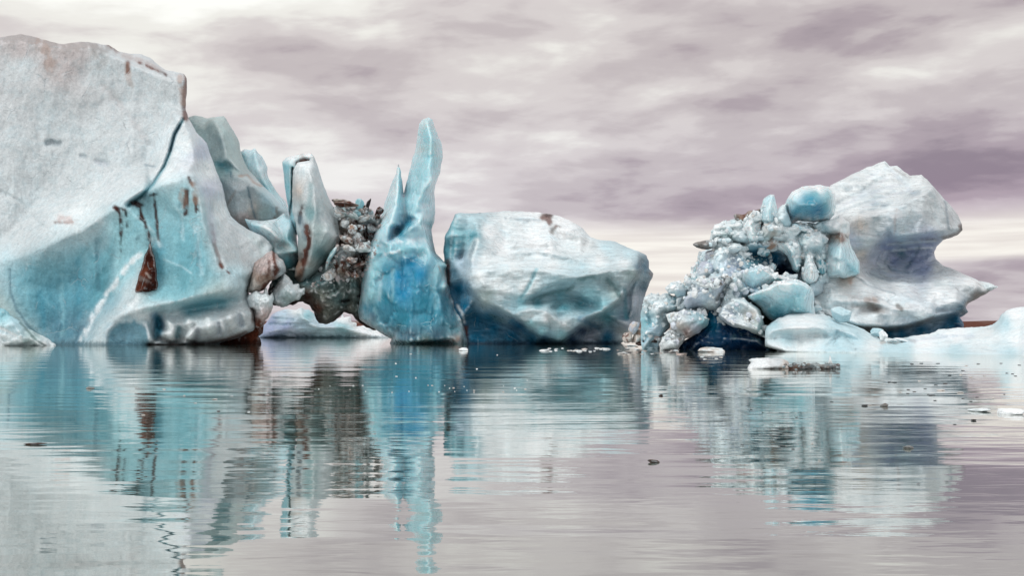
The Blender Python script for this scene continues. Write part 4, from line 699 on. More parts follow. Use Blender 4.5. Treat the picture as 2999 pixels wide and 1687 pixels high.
# ================================================================= sculpted iceberg on the right
H_OUT = [(2150, 1060), (2160, 800), (2260, 690), (2320, 640), (2400, 580), (2432, 543, -4), (2470, 523, -5), (2516, 500, -6), (2560, 482, -7), (2591, 471, -7), (2608, 486, -7), (2627, 485, -7), (2645, 500, -6), (2666, 514, -6), (2699, 511, -6), (2733, 544, -6), (2757, 572, -6), (2786, 603, -6), (2808, 633, -6), (2817, 660, -5), (2820, 674, -4), (2806, 687, -4), (2790, 694, -4), (2762, 704, -4), (2745, 720, -5), (2736, 738, -5), (2740, 760, -5), (2762, 778, -4), (2796, 790, -3), (2830, 806, -2), (2869, 822, -1), (2905, 832, 0), (2924, 841, 0), (2895, 855, 0), (2869, 872, 0), (2836, 888, .5), (2829, 899, 1), (2836, 915, 0), (2812, 929, -1), (2822, 948, -1), (2824, 1060, 0)]
berg_h = relief('iceberg', H_OUT, [(2480, 580, -3), (2560, 560, -3.5), (2600, 520, -5), (2660, 550, -4.4), (2700, 540, -4), (2500, 610, -.8), (2640, 585, -2.2), (2560, 600, -1.2), (2660, 630, 1.0), (2700, 630, .6), (2740, 640, -.6), (2660, 670, .4), (2560, 680, 1.0), (2530, 700, 1.2),
     (2620, 755, -4.4), (2680, 750, -4.6), (2650, 728, -4.4), (2600, 735, -4.0), (2590, 785, -3.0), (2700, 780, -3.6), (2660, 800, -2.4), (2740, 810, -1.2), (2800, 830, .4), (2860, 835, .6), (2640, 840, .6), (2560, 830, 1.0), (2740, 850, 1.6), (2780, 870, 2.0), (2700, 880, 2.6),
     (2430, 830, 2.4), (2480, 850, 2.6), (2400, 880, 3.0), (2450, 900, 3.4), (2550, 890, 3.2), (2620, 900, 3.0), (2560, 930, 3.8), (2650, 930, 3.2), (2500, 930, 3.6), (2740, 1030, -1), (2650, 1030, -1), (2360, 800, 1), (2330, 900, 1.5), (2250, 800, 0), (2250, 950, 1)],
    69.0, M['strata'], step=3.5, edge=-1, R=10, Rd=.8, T=18, Rt=110, smooth=3.2, rough=2, seed=33,
    lines=[[(2420, 650, .6), (2482, 634, 1.2), (2501, 625, 1.4), (2545, 633, 1.4), (2580, 622, 1.2), (2608, 609, 1.0), (2627, 607, 1.2), (2666, 586, .6), (2709, 566, 0), (2731, 547, -.6), (2745, 580, -1), (2770, 620, -1), (2782, 665, -1)],
           [(2440, 780, 1.6), (2470, 700, 1.6), (2490, 650, 1.8)], [(2620, 640, 1.8), (2600, 670, 1.4), (2575, 700, .6), (2545, 740, -.4), (2522, 765, -.6)],
           [(2622, 690, .8), (2685, 684, .8), (2762, 676, -.4), (2815, 666, -2.4)], [(2600, 706, -2.0), (2680, 700, -2.4), (2740, 700, -3.6)], [(2560, 722, -2.2), (2610, 716, -3.2), (2690, 714, -3.8)],
           [(2545, 760, -2.6), (2552, 790, -2.6), (2600, 812, -1.8), (2680, 815, -1.2)], [(2520, 790, .2), (2540, 815, .4), (2600, 830, .4), (2680, 832, .4)],
           [(2365, 850, 1.6), (2400, 822, 1.8), (2440, 808, 1.8), (2492, 798, 1.6), (2530, 815, 1.6), (2580, 845, 2.2), (2650, 870, 2.8), (2724, 898, 3.4), (2734, 925, 3.4)],
           [(2386, 880, 3.4), (2440, 880, 3.8), (2530, 882, 4.0), (2600, 900, 3.8), (2660, 905, 4.0), (2733, 918, 3.6)],
           [(2400, 915, 3.4), (2450, 935, 3.6), (2511, 952, 4.0), (2560, 956, 4.0), (2590, 959, 3.8), (2651, 952, 3.6), (2700, 936, 3.4), (2733, 926, 3.4), (2780, 917, 2.6), (2828, 905, 1.6)],
           [(2500, 968, .6), (2590, 974, -.4), (2651, 966, -.8), (2733, 942, -1.0), (2812, 926, -1.2)], [(2500, 1005, .4), (2600, 1000, -.4), (2700, 985, -.8), (2820, 960, -1.0)],
           [(2740, 900, 2.6), (2800, 880, 2.6), (2826, 893, 2.2)], [(2740, 915, 2.2), (2800, 905, 1.8)]],
    noise=((.45, (.25, .25, .4), 4), (.22, (.7, .7, 1.6), 5, True), (.08, (2.5, 2.5, 3), 3)),
    cols=[(2480, 560, 'white'), (2560, 520, 'white'), (2600, 500, 'white'), (2650, 540, 'white'), (2700, 530, 'white'), (2500, 610, 'white'), (2600, 590, 'white'), (2660, 570, 'grey'), (2550, 560, 'grey'), (2720, 545, 'grey'), (2660, 630, 'grey'), (2720, 600, 'grey'), (2740, 650, 'grey'), (2640, 670, 'grey'), (2770, 610, 'grey'), (2795, 640, 'grey'),
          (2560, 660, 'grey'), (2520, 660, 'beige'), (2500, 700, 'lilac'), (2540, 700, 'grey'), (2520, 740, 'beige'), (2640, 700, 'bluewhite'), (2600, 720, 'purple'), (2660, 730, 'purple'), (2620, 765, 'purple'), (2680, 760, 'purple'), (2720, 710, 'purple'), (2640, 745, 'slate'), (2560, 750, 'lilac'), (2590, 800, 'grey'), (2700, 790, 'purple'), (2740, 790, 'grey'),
          (2640, 830, 'snow'), (2760, 830, 'white'), (2840, 830, 'snow'), (2900, 842, 'white'), (2560, 820, 'grey'), (2740, 860, 'snow'), (2790, 880, 'snow'), (2820, 905, 'slate'), (2860, 865, 'stone'), (2430, 830, 'snow'), (2480, 820, 'beige'), (2420, 880, 'white'), (2520, 850, 'snow'), (2600, 870, 'snow'), (2640, 910, 'snow'), (2560, 905, 'stone'), (2550, 935, 'snow'), (2480, 920, 'snow'), (2700, 920, 'snow'), (2620, 940, 'snow'),
          (2600, 978, 'deep'), (2640, 985, 'deep'), (2700, 965, 'deep'), (2780, 950, 'deep'), (2800, 937, 'deep'), (2740, 990, 'deep'), (2560, 980, 'stone'), (2800, 960, 'navy')],
    strokes=[([(2440, 600), (2520, 560), (2590, 515)], 4, 'slate', .25, .5, .6), ([(2450, 622), (2540, 590), (2620, 560)], 4, 'slate', .25, .5, .6), ([(2540, 520), (2600, 490)], 3, 'lilac', .3, .4, .6), ([(2610, 500), (2650, 540), (2680, 570)], 5, 'lilac', .25, .5, .6), ([(2520, 622), (2600, 600)], 3, 'slate', .3, .4, .6), ([(2480, 554), (2510, 546)], 6, 'slate', .35, .3, .6), ([(2560, 600), (2590, 598), (2610, 592)], 6, 'slate', .4, .4, .4), ([(2670, 568), (2690, 562)], 7, 'slate', .4, .5, .3), ([(2470, 600), (2540, 570), (2600, 548), (2640, 540)], 4, 'lilac', .3, .25, .5), ([(2500, 580), (2560, 545), (2600, 520)], 3, 'lilac', .3, .25, .5), ([(2520, 610), (2600, 575), (2660, 558)], 3, 'lilac', .3, .2, .5), ([(2620, 495), (2640, 508), (2665, 520)], 3, 'stone', .4, .1, .6),
             ([(2627, 612), (2622, 640), (2620, 690)], 3, 'tan', .3, .2, .6), ([(2815, 662), (2816, 676), (2800, 688), (2770, 698)], 7, 'stone', .9, 0, .5), ([(2812, 662), (2820, 676)], 4, 'black', .6, 0, .5), ([(2780, 690), (2740, 700), (2700, 702)], 4, 'stone', .5, 0, .6), ([(2768, 590), (2775, 640), (2778, 670)], 3, 'slate', .5, .4, .2),
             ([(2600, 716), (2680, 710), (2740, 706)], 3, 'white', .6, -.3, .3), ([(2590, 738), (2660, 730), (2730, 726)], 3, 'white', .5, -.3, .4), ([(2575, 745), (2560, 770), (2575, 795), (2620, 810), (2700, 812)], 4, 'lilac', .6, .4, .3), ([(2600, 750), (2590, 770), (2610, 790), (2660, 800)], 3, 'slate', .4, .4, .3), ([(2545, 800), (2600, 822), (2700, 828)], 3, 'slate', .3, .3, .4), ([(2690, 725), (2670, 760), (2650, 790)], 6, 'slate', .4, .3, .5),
             ([(2475, 812), (2495, 815), (2488, 824)], 8, 'tan', .6, 0, .8), ([(2630, 895), (2640, 905)], 6, 'stone', .8, .2, .6), ([(2540, 880), (2560, 880)], 10, 'tan', .4, 0, .8), ([(2500, 895), (2560, 905), (2600, 910)], 8, 'stone', .4, .3, .4), ([(2490, 800), (2540, 835), (2620, 860)], 3, 'slate', .3, .25, .4),
             ([(2894, 856), (2868, 872), (2836, 888)], 8, 'stone', .9, .2, .5), ([(2836, 905), (2800, 915)], 6, 'slate', .6, .2, .4), ([(2511, 958), (2590, 964), (2640, 960), (2700, 944), (2733, 930)], 5, 'stone', .6, .1, .5), ([(2400, 915), (2450, 935)], 6, 'stone', .5, .1, .6), ([(2560, 640), (2570, 690)], 10, None, 0, .4)])
tag(berg_h, 'sculpted grey white iceberg with sloping snowy roof and a deep curved hollow on its right', 'iceberg')

# big pieces leaning on its left side: (outline, controls, distance, colours, label, extras)
def piece(name, ol, ct, D, cols, label, cat='ice boulder', mat='clear', R=6, Rd=.35, T=5, lines=(), strokes=(), noise=((.34, (.55, .55, .55), 5, True), (.10, (2.0, 2.0, 2.0), 4)), smooth=1.8, rough=2.5, seed=0, step=2.8, group=None, rim=None, edge=0, cells=()):
    o = relief(name, ol, ct, D, M[mat], step=step, edge=edge, R=R, Rd=Rd, T=T, smooth=smooth, rough=rough, seed=seed, lines=lines, noise=noise, cols=cols, strokes=strokes, cells=cells or (((.95, .10, .26, .07, .05),) if mat != 'rock' and R < 15 else ()), rim=rim)
    tag(o, label, cat, group); return o
piece('ice_boulder', [(2306, 580), (2318, 561), (2347, 546), (2395, 540), (2429, 548), (2446, 566), (2448, 590), (2444, 628), (2429, 644), (2385, 651), (2340, 648), (2316, 655), (2302, 632), (2299, 602)],
      [(2380, 600, 2.2), (2340, 600, 1.8), (2420, 590, 1.8)], 65.6, [(2390, 550, 'snow'), (2330, 560, 'white'), (2310, 590, 'pale'), (2330, 620, 'blue'), (2370, 590, 'blue'), (2390, 620, 'deep'), (2430, 600, 'teal'), (2380, 570, 'teal'), (2430, 560, 'cyan'), (2325, 640, 'deep'), (2400, 640, 'blue')],
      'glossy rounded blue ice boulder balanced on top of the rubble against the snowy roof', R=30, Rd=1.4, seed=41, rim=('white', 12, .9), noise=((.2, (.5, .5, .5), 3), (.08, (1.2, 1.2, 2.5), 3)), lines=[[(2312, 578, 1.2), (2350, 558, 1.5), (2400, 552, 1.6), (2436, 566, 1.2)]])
piece('ice_boulder', [(2262, 655), (2268, 625), (2290, 600), (2302, 596), (2306, 620), (2318, 655), (2312, 668), (2290, 672)], [(2290, 640, 1)], 65.2, [(2290, 620, 'white'), (2300, 650, 'pale'), (2275, 650, 'white')], 'white rounded lump tucked under the left side of the glossy blue boulder', mat='snow', seed=42)
piece('ice_spike', [(2224, 650), (2228, 606), (2234, 584), (2245, 575), (2253, 568), (2267, 568), (2272, 586), (2276, 611), (2284, 636), (2276, 655)], [(2252, 600, .8), (2255, 630, 1.0)], 65.4, [(2250, 585, 'pale'), (2255, 630, 'pale'), (2270, 600, 'white')], 'pale upright ice spike on top of the rubble, left of the glossy blue boulder', 'ice spike', seed=43, lines=[[(2262, 570, .4), (2252, 610, 1.2), (2250, 645, 1.4)]])
piece('silt_rock', [(2145, 634), (2152, 627), (2163, 630), (2180, 628), (2195, 618), (2208, 613), (2222, 610), (2229, 614), (2226, 628), (2205, 640), (2180, 645), (2155, 645)], [(2185, 632, .4)], 66.2, [(2150, 630, 'stone'), (2190, 630, 'brown'), (2215, 618, 'brown'), (2175, 640, 'tan'), (2205, 625, 'beige')],
      'rust brown silt on the upper edge of the rubble, left of the pale spike', 'silt crust', mat='rock', R=6, Rd=.3, T=1.5, rough=4, seed=44, noise=((.4, (1.5, 1.5, 1.5), 4),), step=2.5)
piece('ice_cone', [(2419, 684), (2440, 678), (2462, 672), (2482, 682), (2496, 728), (2517, 768), (2518, 802), (2480, 815), (2420, 812), (2393, 792), (2404, 755), (2412, 715)], [(2450, 730, 1.8), (2450, 780, 2.0), (2480, 760, 1.6), (2425, 770, 1.2)], 66.6, [(2450, 690, 'beige'), (2440, 730, 'pale'), (2480, 760, 'pale'), (2430, 780, 'white'), (2500, 790, 'cyan')],
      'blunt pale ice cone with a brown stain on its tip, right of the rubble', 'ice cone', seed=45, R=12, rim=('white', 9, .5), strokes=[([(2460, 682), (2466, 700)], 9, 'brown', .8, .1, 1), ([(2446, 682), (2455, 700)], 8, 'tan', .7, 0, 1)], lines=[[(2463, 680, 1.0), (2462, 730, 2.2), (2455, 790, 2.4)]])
piece('ice_slab', [(2443, 640), (2460, 630), (2486, 650), (2488, 680), (2484, 700), (2468, 690), (2440, 688), (2420, 682), (2395, 684), (2380, 660), (2400, 648)], [(2440, 665, .8)], 66.0, [(2440, 650, 'snow'), (2470, 670, 'white'), (2465, 690, 'tan'), (2410, 670, 'pale')], 'snowy ledge above the stained cone, right of the glossy blue boulder', 'ice ledge', mat='snow', seed=46)
# smooth shell, slabs, bowl
piece('ice_dome', [(2186, 866), (2210, 856), (2236, 844), (2260, 832), (2281, 823), (2305, 818), (2335, 818), (2362, 828), (2378, 845), (2386, 866), (2384, 895), (2390, 925), (2350, 940), (2300, 950), (2262, 940), (2240, 925), (2228, 905), (2212, 890)], [(2320, 860, 2.6), (2300, 900, 1.8), (2350, 900, 2.2), (2260, 870, 1.8), (2250, 905, .6)], 63.2,
      [(2300, 830, 'snow'), (2250, 845, 'white'), (2340, 835, 'pale'), (2330, 870, 'cyan'), (2300, 890, 'cyan'), (2370, 880, 'pale'), (2250, 880, 'pale'), (2260, 915, 'teal'), (2280, 930, 'blue'), (2340, 910, 'cyan'), (2230, 890, 'cyan')],
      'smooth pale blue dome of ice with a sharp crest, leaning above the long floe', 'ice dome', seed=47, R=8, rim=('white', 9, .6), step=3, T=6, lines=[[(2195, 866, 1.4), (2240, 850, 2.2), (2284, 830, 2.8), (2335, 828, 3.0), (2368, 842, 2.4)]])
piece('ice_slab', [(2140, 835), (2160, 800), (2176, 790), (2205, 784), (2236, 777), (2250, 790), (2258, 798), (2290, 806), (2310, 815), (2320, 822), (2284, 828), (2240, 850), (2196, 870), (2180, 850), (2160, 845)], [(2210, 820, 1.6), (2260, 815, 1.2), (2180, 810, 1.2)], 64.3, [(2210, 800, 'pale'), (2200, 840, 'pale'), (2250, 810, 'white'), (2290, 815, 'snow'), (2170, 820, 'white')],
      'pale cyan tilted slab lying just above the crest of the smooth dome', 'ice slab', seed=48, cells=((1.6, .12, .15, .08, .05),), lines=[[(2180, 796, 1.4), (2234, 786, 1.8), (2262, 806, 1.6), (2300, 818, 1.4)]])
piece('ice_bowl', [(2123, 852), (2128, 842), (2143, 850), (2150, 870), (2181, 872), (2190, 882), (2214, 896), (2228, 912), (2231, 922), (2240, 950), (2243, 990), (2215, 980), (2181, 966), (2150, 958), (2129, 950), (2110, 936), (2104, 922), (2114, 895)], [(2150, 902, .7), (2180, 920, .6), (2200, 940, 1.0), (2140, 930, 1.1)], 62.9,
      [(2150, 880, 'white'), (2140, 930, 'lilac'), (2190, 900, 'white'), (2200, 930, 'beige'), (2180, 950, 'white'), (2220, 960, 'mint'), (2125, 870, 'white'), (2160, 905, 'pale')], 'white scooped bowl of ice overhanging the dark blue wall', 'ice bowl', mat='snow', seed=49, R=6, Rd=.5, T=5,
      lines=[[(2118, 900, 1.0), (2150, 878, .9), (2190, 888, 1.0), (2218, 908, 1.4), (2228, 930, 1.6)], [(2112, 925, 1.6), (2140, 944, 2.0), (2180, 956, 2.2), (2215, 966, 2.0)]], strokes=[([(2125, 928), (2150, 932)], 4, 'snow', .8, -.2, .6)])
piece('ice_slab', [(2005, 872), (2025, 858), (2043, 850), (2080, 836), (2110, 826), (2130, 812), (2150, 808), (2176, 818), (2186, 845), (2180, 868), (2150, 868), (2128, 840), (2118, 860), (2115, 895), (2100, 910), (2070, 908), (2043, 905), (2012, 906), (2002, 890)], [(2060, 880, 1.4), (2100, 870, 1.2), (2150, 830, 1.4), (2050, 860, 1.6), (2090, 895, .8)], 63.6,
      [(2030, 880, 'lilac'), (2070, 870, 'bluewhite'), (2110, 850, 'lilac'), (2150, 825, 'grey'), (2080, 895, 'white'), (2165, 850, 'grey'), (2120, 830, 'beige')], 'lilac grey slab sloping down to the left above the dark blue wall, speckled with grit', 'ice slab', mat='rub', seed=50, cells=((1.1, .12, .18, .12, .06),), R=10, Rd=.7, lines=[[(2010, 872, 1.2), (2060, 852, 1.8), (2110, 832, 1.8), (2150, 812, 1.6)]],
      strokes=[([(2100, 880), (2110, 860), (2125, 845)], 5, 'stone', .7, .3, 1), ([(2060, 850), (2100, 838)], 3, 'stone', .5, .1, 1)])
navy = piece('ice_wall', [(1985, 1060), (1990, 1006), (2030, 985), (2062, 960), (2060, 925), (2080, 905), (2115, 905), (2180, 950), (2240, 975), (2246, 1005), (2270, 1018), (2296, 1034), (2296, 1060)], [(2100, 950, .8), (2150, 990, 1.2), (2220, 1000, 1.6), (2060, 990, 1.0)], 64.2, [(2080, 930, 'deep'), (2120, 960, 'navy'), (2060, 985, 'navy'), (2160, 985, 'navy'), (2230, 1000, 'navy'), (2150, 1015, 'navy'), (2090, 950, 'deep'), (2020, 1005, 'navy')],
      'smooth dark navy blue wall of ice under the white bowl, meeting the water', 'ice wall', seed=51, R=8, Rd=.4, T=8, strokes=[([(2145, 990), (2160, 980), (2190, 985), (2225, 1000)], 6, 'slate', .8, -.1, 1.4), ([(2190, 978), (2192, 1000)], 3, 'lilac', .6, 0, 1)])
piece('ice_boulder', [(1930, 1008), (1945, 985), (1962, 970), (1968, 955), (1956, 940), (1952, 922), (1975, 912), (2005, 908), (2043, 908), (2066, 918), (2078, 935), (2070, 958), (2043, 978), (2010, 992), (1996, 1006), (1985, 1030), (1935, 1030)], [(2030, 940, 1.6), (1990, 950, 1.4), (1970, 1000, 1.4), (1990, 925, 1.0)], 62.9,
      [(2040, 930, 'pale'), (2060, 945, 'cyan'), (2000, 930, 'grey'), (1990, 960, 'beige'), (2010, 980, 'pink'), (1960, 1000, 'white'), (1985, 990, 'white'), (1965, 940, 'white'), (2040, 965, 'lilac')], 'pinkish white broken block slumping to the water left of the navy wall', mat='rub', seed=52, R=9, rough=4, cells=((1.0, .25, .3, .15, .08),), noise=((.5, (.6, .6, .6), 5), (.14, (3, 3, 3), 3)),
      strokes=[([(1962, 965), (1975, 975), (1965, 990)], 7, 'dbrown', .7, .4, .9), ([(2000, 985), (1985, 1000)], 4, 'pink', .7, .2, .5)])
piece('ice_mound', [(1880, 1030), (1876, 940), (1880, 900), (1887, 872), (1900, 862), (1914, 860), (1930, 864), (1948, 858), (1970, 866), (2004, 872), (2012, 890), (2012, 912), (1985, 920), (1960, 925), (1962, 960), (1940, 985), (1930, 1030)], [(1930, 900, 1.6), (1960, 900, 1.8), (1920, 950, 2.0)], 66.5, [(1900, 880, 'white'), (1930, 900, 'snow'), (1980, 890, 'pale'), (1900, 930, 'pale'), (1940, 870, 'white'), (1920, 960, 'bluewhite'), (1950, 910, 'white'), (1890, 950, 'cyan')],
      'bumpy pale cyan mound of packed ice between the rounded block and the rubble slope', 'ice mound', mat='rub', seed=53, R=10, rough=4, step=2.6, noise=((.5, (.5, .5, .5), 3), (.14, (2, 2, 2), 3)), cells=((.9, .32, .38, .22, .12), (.4, .1, .35, .1, .1)))
heap = piece('ice_mound', [(1960, 900), (1985, 840), (2015, 820), (2040, 765), (2050, 745), (2075, 720), (2082, 680), (2100, 655), (2130, 645), (2165, 642), (2205, 640), (2230, 610), (2280, 640), (2330, 650), (2420, 660), (2440, 760), (2420, 860), (2300, 900), (2100, 930), (2000, 940)],
      [(2120, 700, 1.6), (2180, 700, 2.0), (2100, 800, 3.0), (2200, 850, 3.4), (2300, 880, 2.8), (2370, 850, 2.2), (2150, 890, 2.6), (2040, 820, 2.0), (2200, 740, .5), (2290, 780, -1.2), (2330, 720, 1.2), (2380, 700, 1.8), (2290, 690, 1.8), (2060, 880, 2.6), (2240, 760, -.2), (2360, 800, .4)], 66.5,
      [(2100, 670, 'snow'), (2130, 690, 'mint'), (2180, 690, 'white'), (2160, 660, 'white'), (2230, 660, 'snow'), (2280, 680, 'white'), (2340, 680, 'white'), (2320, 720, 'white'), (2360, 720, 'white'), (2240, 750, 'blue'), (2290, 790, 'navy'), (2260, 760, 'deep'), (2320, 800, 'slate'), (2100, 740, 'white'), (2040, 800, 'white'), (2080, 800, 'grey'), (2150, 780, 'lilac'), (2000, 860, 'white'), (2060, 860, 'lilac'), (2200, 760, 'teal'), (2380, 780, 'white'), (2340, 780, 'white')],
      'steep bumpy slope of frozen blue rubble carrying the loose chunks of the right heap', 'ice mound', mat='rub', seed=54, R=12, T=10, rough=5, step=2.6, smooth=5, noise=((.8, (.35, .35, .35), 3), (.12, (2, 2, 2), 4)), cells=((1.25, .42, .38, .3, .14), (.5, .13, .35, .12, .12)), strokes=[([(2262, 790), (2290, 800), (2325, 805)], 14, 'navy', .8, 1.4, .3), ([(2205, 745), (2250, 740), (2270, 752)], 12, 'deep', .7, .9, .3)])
piece('silt_rock', [(2027, 716), (2036, 710), (2045, 707), (2062, 704), (2085, 701), (2100, 706), (2102, 718), (2092, 726), (2074, 731), (2055, 730), (2040, 725)], [(2065, 716, .6)], 64.6, [(2035, 716, 'stone'), (2060, 710, 'stone'), (2080, 718, 'stone'), (2095, 710, 'grey')],
      'long grey stone poking out of the left side of the rubble like a snout', 'rock', mat='rock', R=12, Rd=.4, T=1.6, rough=1, seed=55, step=2.5, noise=((.06, (2, 2, 2), 3),), strokes=[([(2028, 718), (2055, 729), (2080, 730)], 4, 'black', .7, 0, .4)])

piece('ice_block', [(2082, 708), (2083, 676), (2094, 657), (2112, 651), (2140, 650), (2165, 646), (2178, 660), (2176, 690), (2162, 703), (2120, 708)], [(2130, 680, 1.0)], 65.65, [(2100, 665, 'snow'), (2150, 660, 'white'), (2120, 690, 'mint'), (2165, 690, 'white'), (2090, 690, 'white')], 'horizontally banded pale block at the upper left of the rubble, below the rusty silt', 'ice block', mat='rub', seed=80, cells=((.8, .12, .2, .12, .06),), R=5, lines=[[(2090, 668, .8), (2170, 660, 1.0)], [(2088, 676, .4), (2172, 668, .5)], [(2088, 688, 1.1), (2172, 684, 1.2)], [(2088, 694, .6), (2172, 691, .7)]], smooth=2.5)
piece('ice_block', [(2172, 668), (2184, 642), (2202, 632), (2222, 628), (2234, 645), (2230, 680), (2224, 714), (2200, 722), (2180, 706)], [(2200, 670, 1.2), (2206, 700, 1.0)], 65.35, [(2210, 640, 'white'), (2190, 660, 'white'), (2205, 690, 'white'), (2220, 700, 'pale')], 'tall cyan block right of the banded one, below the pale spike', 'ice block', seed=81, R=5)
piece('ice_block', [(2224, 690), (2232, 660), (2246, 645), (2266, 640), (2284, 652), (2300, 660), (2345, 664), (2352, 676), (2330, 690), (2310, 706), (2290, 708), (2262, 702), (2240, 716), (2228, 712)], [(2262, 670, 1.4), (2310, 676, 1.0), (2244, 690, 1.2)], 65.15, [(2250, 660, 'snow'), (2262, 690, 'beige'), (2300, 675, 'white'), (2330, 675, 'white'), (2240, 700, 'mint'), (2285, 698, 'grey')], 'gnarled white block with grey grit on its underside, beneath the pale spike', 'ice block', mat='rub', seed=82, cells=((.7, .2, .35, .15, .1),), R=5, noise=((.6, (.9, .9, .9), 4), (.2, (3, 3, 3), 3)), strokes=[([(2262, 700), (2285, 702)], 6, 'stone', .7, .3, .8)])
piece('ice_block', [(2224, 706), (2262, 706), (2300, 706), (2340, 700), (2352, 720), (2350, 760), (2338, 800), (2322, 790), (2306, 750), (2280, 732), (2250, 736), (2228, 730)], [(2290, 718, 1.0), (2325, 740, 1.0)], 65.55, [(2240, 715, 'mint'), (2290, 720, 'white'), (2330, 730, 'white'), (2335, 770, 'pale'), (2315, 745, 'pale')], 'cyan fan shaped block arching over the dark cave of the rubble', 'ice block', seed=83, cells=((.9, .15, .25, .12, .08),), R=5, lines=[[(2300, 712, 1.2), (2322, 740, 1.4), (2335, 785, 1.2)]])
piece('ice_block', [(2040, 812), (2042, 785), (2056, 766), (2080, 762), (2098, 772), (2104, 792), (2098, 812), (2084, 826), (2060, 830)], [(2072, 795, 1.2)], 64.75, [(2060, 780, 'lilac'), (2085, 790, 'lilac'), (2070, 815, 'grey')], 'rough lilac grey boulder on the left slope of the rubble, speckled with grit', 'ice block', mat='rub', seed=84, cells=((.5, .1, .3, .08, .08),), R=5, noise=((.3, (1.2, 1.2, 1.2), 4), (.12, (5, 5, 5), 3)))
piece('ice_block', [(2350, 822), (2346, 800), (2354, 770), (2362, 748), (2372, 742), (2380, 760), (2392, 785), (2398, 805), (2392, 826), (2366, 832)], [(2372, 790, 1.0)], 64.95, [(2370, 760, 'white'), (2375, 800, 'white'), (2360, 810, 'white')], 'tapering pale ice tooth between the dark cave and the stained cone', 'ice block', seed=85, R=5, lines=[[(2370, 750, .6), (2376, 790, 1.4), (2374, 822, 1.4)]])
piece('ice_block', [(2018, 842), (2020, 800), (2026, 782), (2040, 764), (2050, 772), (2046, 800), (2048, 836), (2036, 850)], [(2034, 810, .9)], 65.15, [(2030, 800, 'white'), (2040, 790, 'white'), (2034, 835, 'pale')], 'upright blue grey plate on the left rim of the rubble', 'ice block', seed=86, R=5)
piece('ice_block', [(1949, 846), (1962, 826), (1985, 824), (2004, 832), (2010, 850), (2006, 868), (1988, 872), (1975, 862), (1956, 862)], [(1980, 846, .9)], 65.25, [(1965, 836, 'white'), (1990, 840, 'white'), (1995, 862, 'pale')], 'fluffy cyan block at the lowest left shoulder of the rubble slope', 'ice block', mat='rub', seed=87, cells=((.5, .15, .3, .1, .08),), R=5, rough=4)
piece('ice_block', [(2352, 690), (2366, 672), (2392, 680), (2410, 690), (2414, 712), (2404, 740), (2390, 756), (2372, 742), (2352, 736), (2346, 712)], [(2380, 705, 1.2)], 65.25, [(2370, 690, 'white'), (2390, 710, 'white'), (2395, 740, 'pale'), (2358, 720, 'snow')], 'crumbly blue white block left of the stained cone', 'ice block', mat='rub', seed=88, cells=((.55, .2, .35, .15, .1),), R=5, rough=4, noise=((.5, (1.1, 1.1, 1.1), 4), (.16, (4, 4, 4), 3)))
# loose blocks piled on the slope: (px, py, w, h, colour, second colour, tilt)
LB = [(2216, 640, 36, 34, 'snow', 'white', 0.4), (2120, 712, 44, 26, 'snow', 'grey', 0.2), (2140, 730, 54, 30, 'white', 'white', -0.2), (2175, 728, 40, 20, 'snow', 'white', -0.3), (2085, 752, 36, 30, 'lilac', 'snow', 0.2), (2116, 744, 26, 34, 'snow', 'grey', 0.5), (2150, 752, 36, 34, 'white', 'snow', 0.5), (2116, 778, 30, 20, 'white', 'white', 0.2), (2168, 760, 26, 30, 'snow', 'white', -0.4), (2186, 746, 30, 18, 'white', 'snow', -0.3), (2096, 800, 44, 22, 'lilac', 'grey', 0.2), (2064, 830, 44, 26, 'white', 'grey', 0.5), (2020, 820, 30, 30, 'white', 'snow', 0.2), (1990, 878, 14, 20, 'snow', None, 0.2), (2100, 826, 36, 16, 'lilac', 'stone', 0.3), (2130, 812, 30, 14, 'grey', 'stone', 0.4), (2148, 838, 20, 20, 'white', 'snow', 0.2), (2262, 716, 50, 34, 'grey', 'tan', -0.3), (2350, 668, 50, 22, 'snow', 'pale', 0.1), (2300, 696, 50, 28, 'white', 'snow', 0.5), (2344, 748, 30, 26, 'snow', 'beige', 0.1), (2366, 760, 24, 50, 'white', 'pale', -0.1), (2400, 770, 24, 60, 'white', 'teal', -0.4), (2262, 780, 20, 20, 'snow', 'pale', 0.3), (2310, 812, 40, 16, 'snow', 'lilac', 0.1), (2410, 700, 24, 24, 'white', None, 0.3), (2232, 716, 24, 40, 'white', 'white', 0.2), (2240, 738, 30, 22, 'white', 'teal', 0.2), (1905, 965, 40, 34, 'snow', 'pale', 0.2), (1890, 985, 44, 30, 'snow', 'beige', 0.3), (1870, 985, 34, 40, 'beige', 'tan', 0.5), (1925, 985, 34, 40, 'grey', 'pink', 0.3), (1858, 960, 26, 34, 'lilac', 'beige', 0.4), (1940, 958, 24, 30, 'pink', 'brown', 0), (1912, 996, 30, 16, 'dbrown', 'stone', 0), (1948, 994, 30, 24, 'brown', 'grey', 0.2), (1900, 1002, 40, 14, 'dbrown', 'brown', 0), (1838, 990, 24, 26, 'beige', 'brown', 0.4), (1880, 1006, 30, 12, 'brown', 'dbrown', 0), (2012, 915, 20, 18, 'snow', None, 0.2), (2040, 905, 22, 16, 'snow', 'grey', 0.2), (2392, 905, 24, 20, 'white', 'pale', 0.2), (2400, 925, 30, 22, 'grey', 'white', 0.1)]
LBO = []
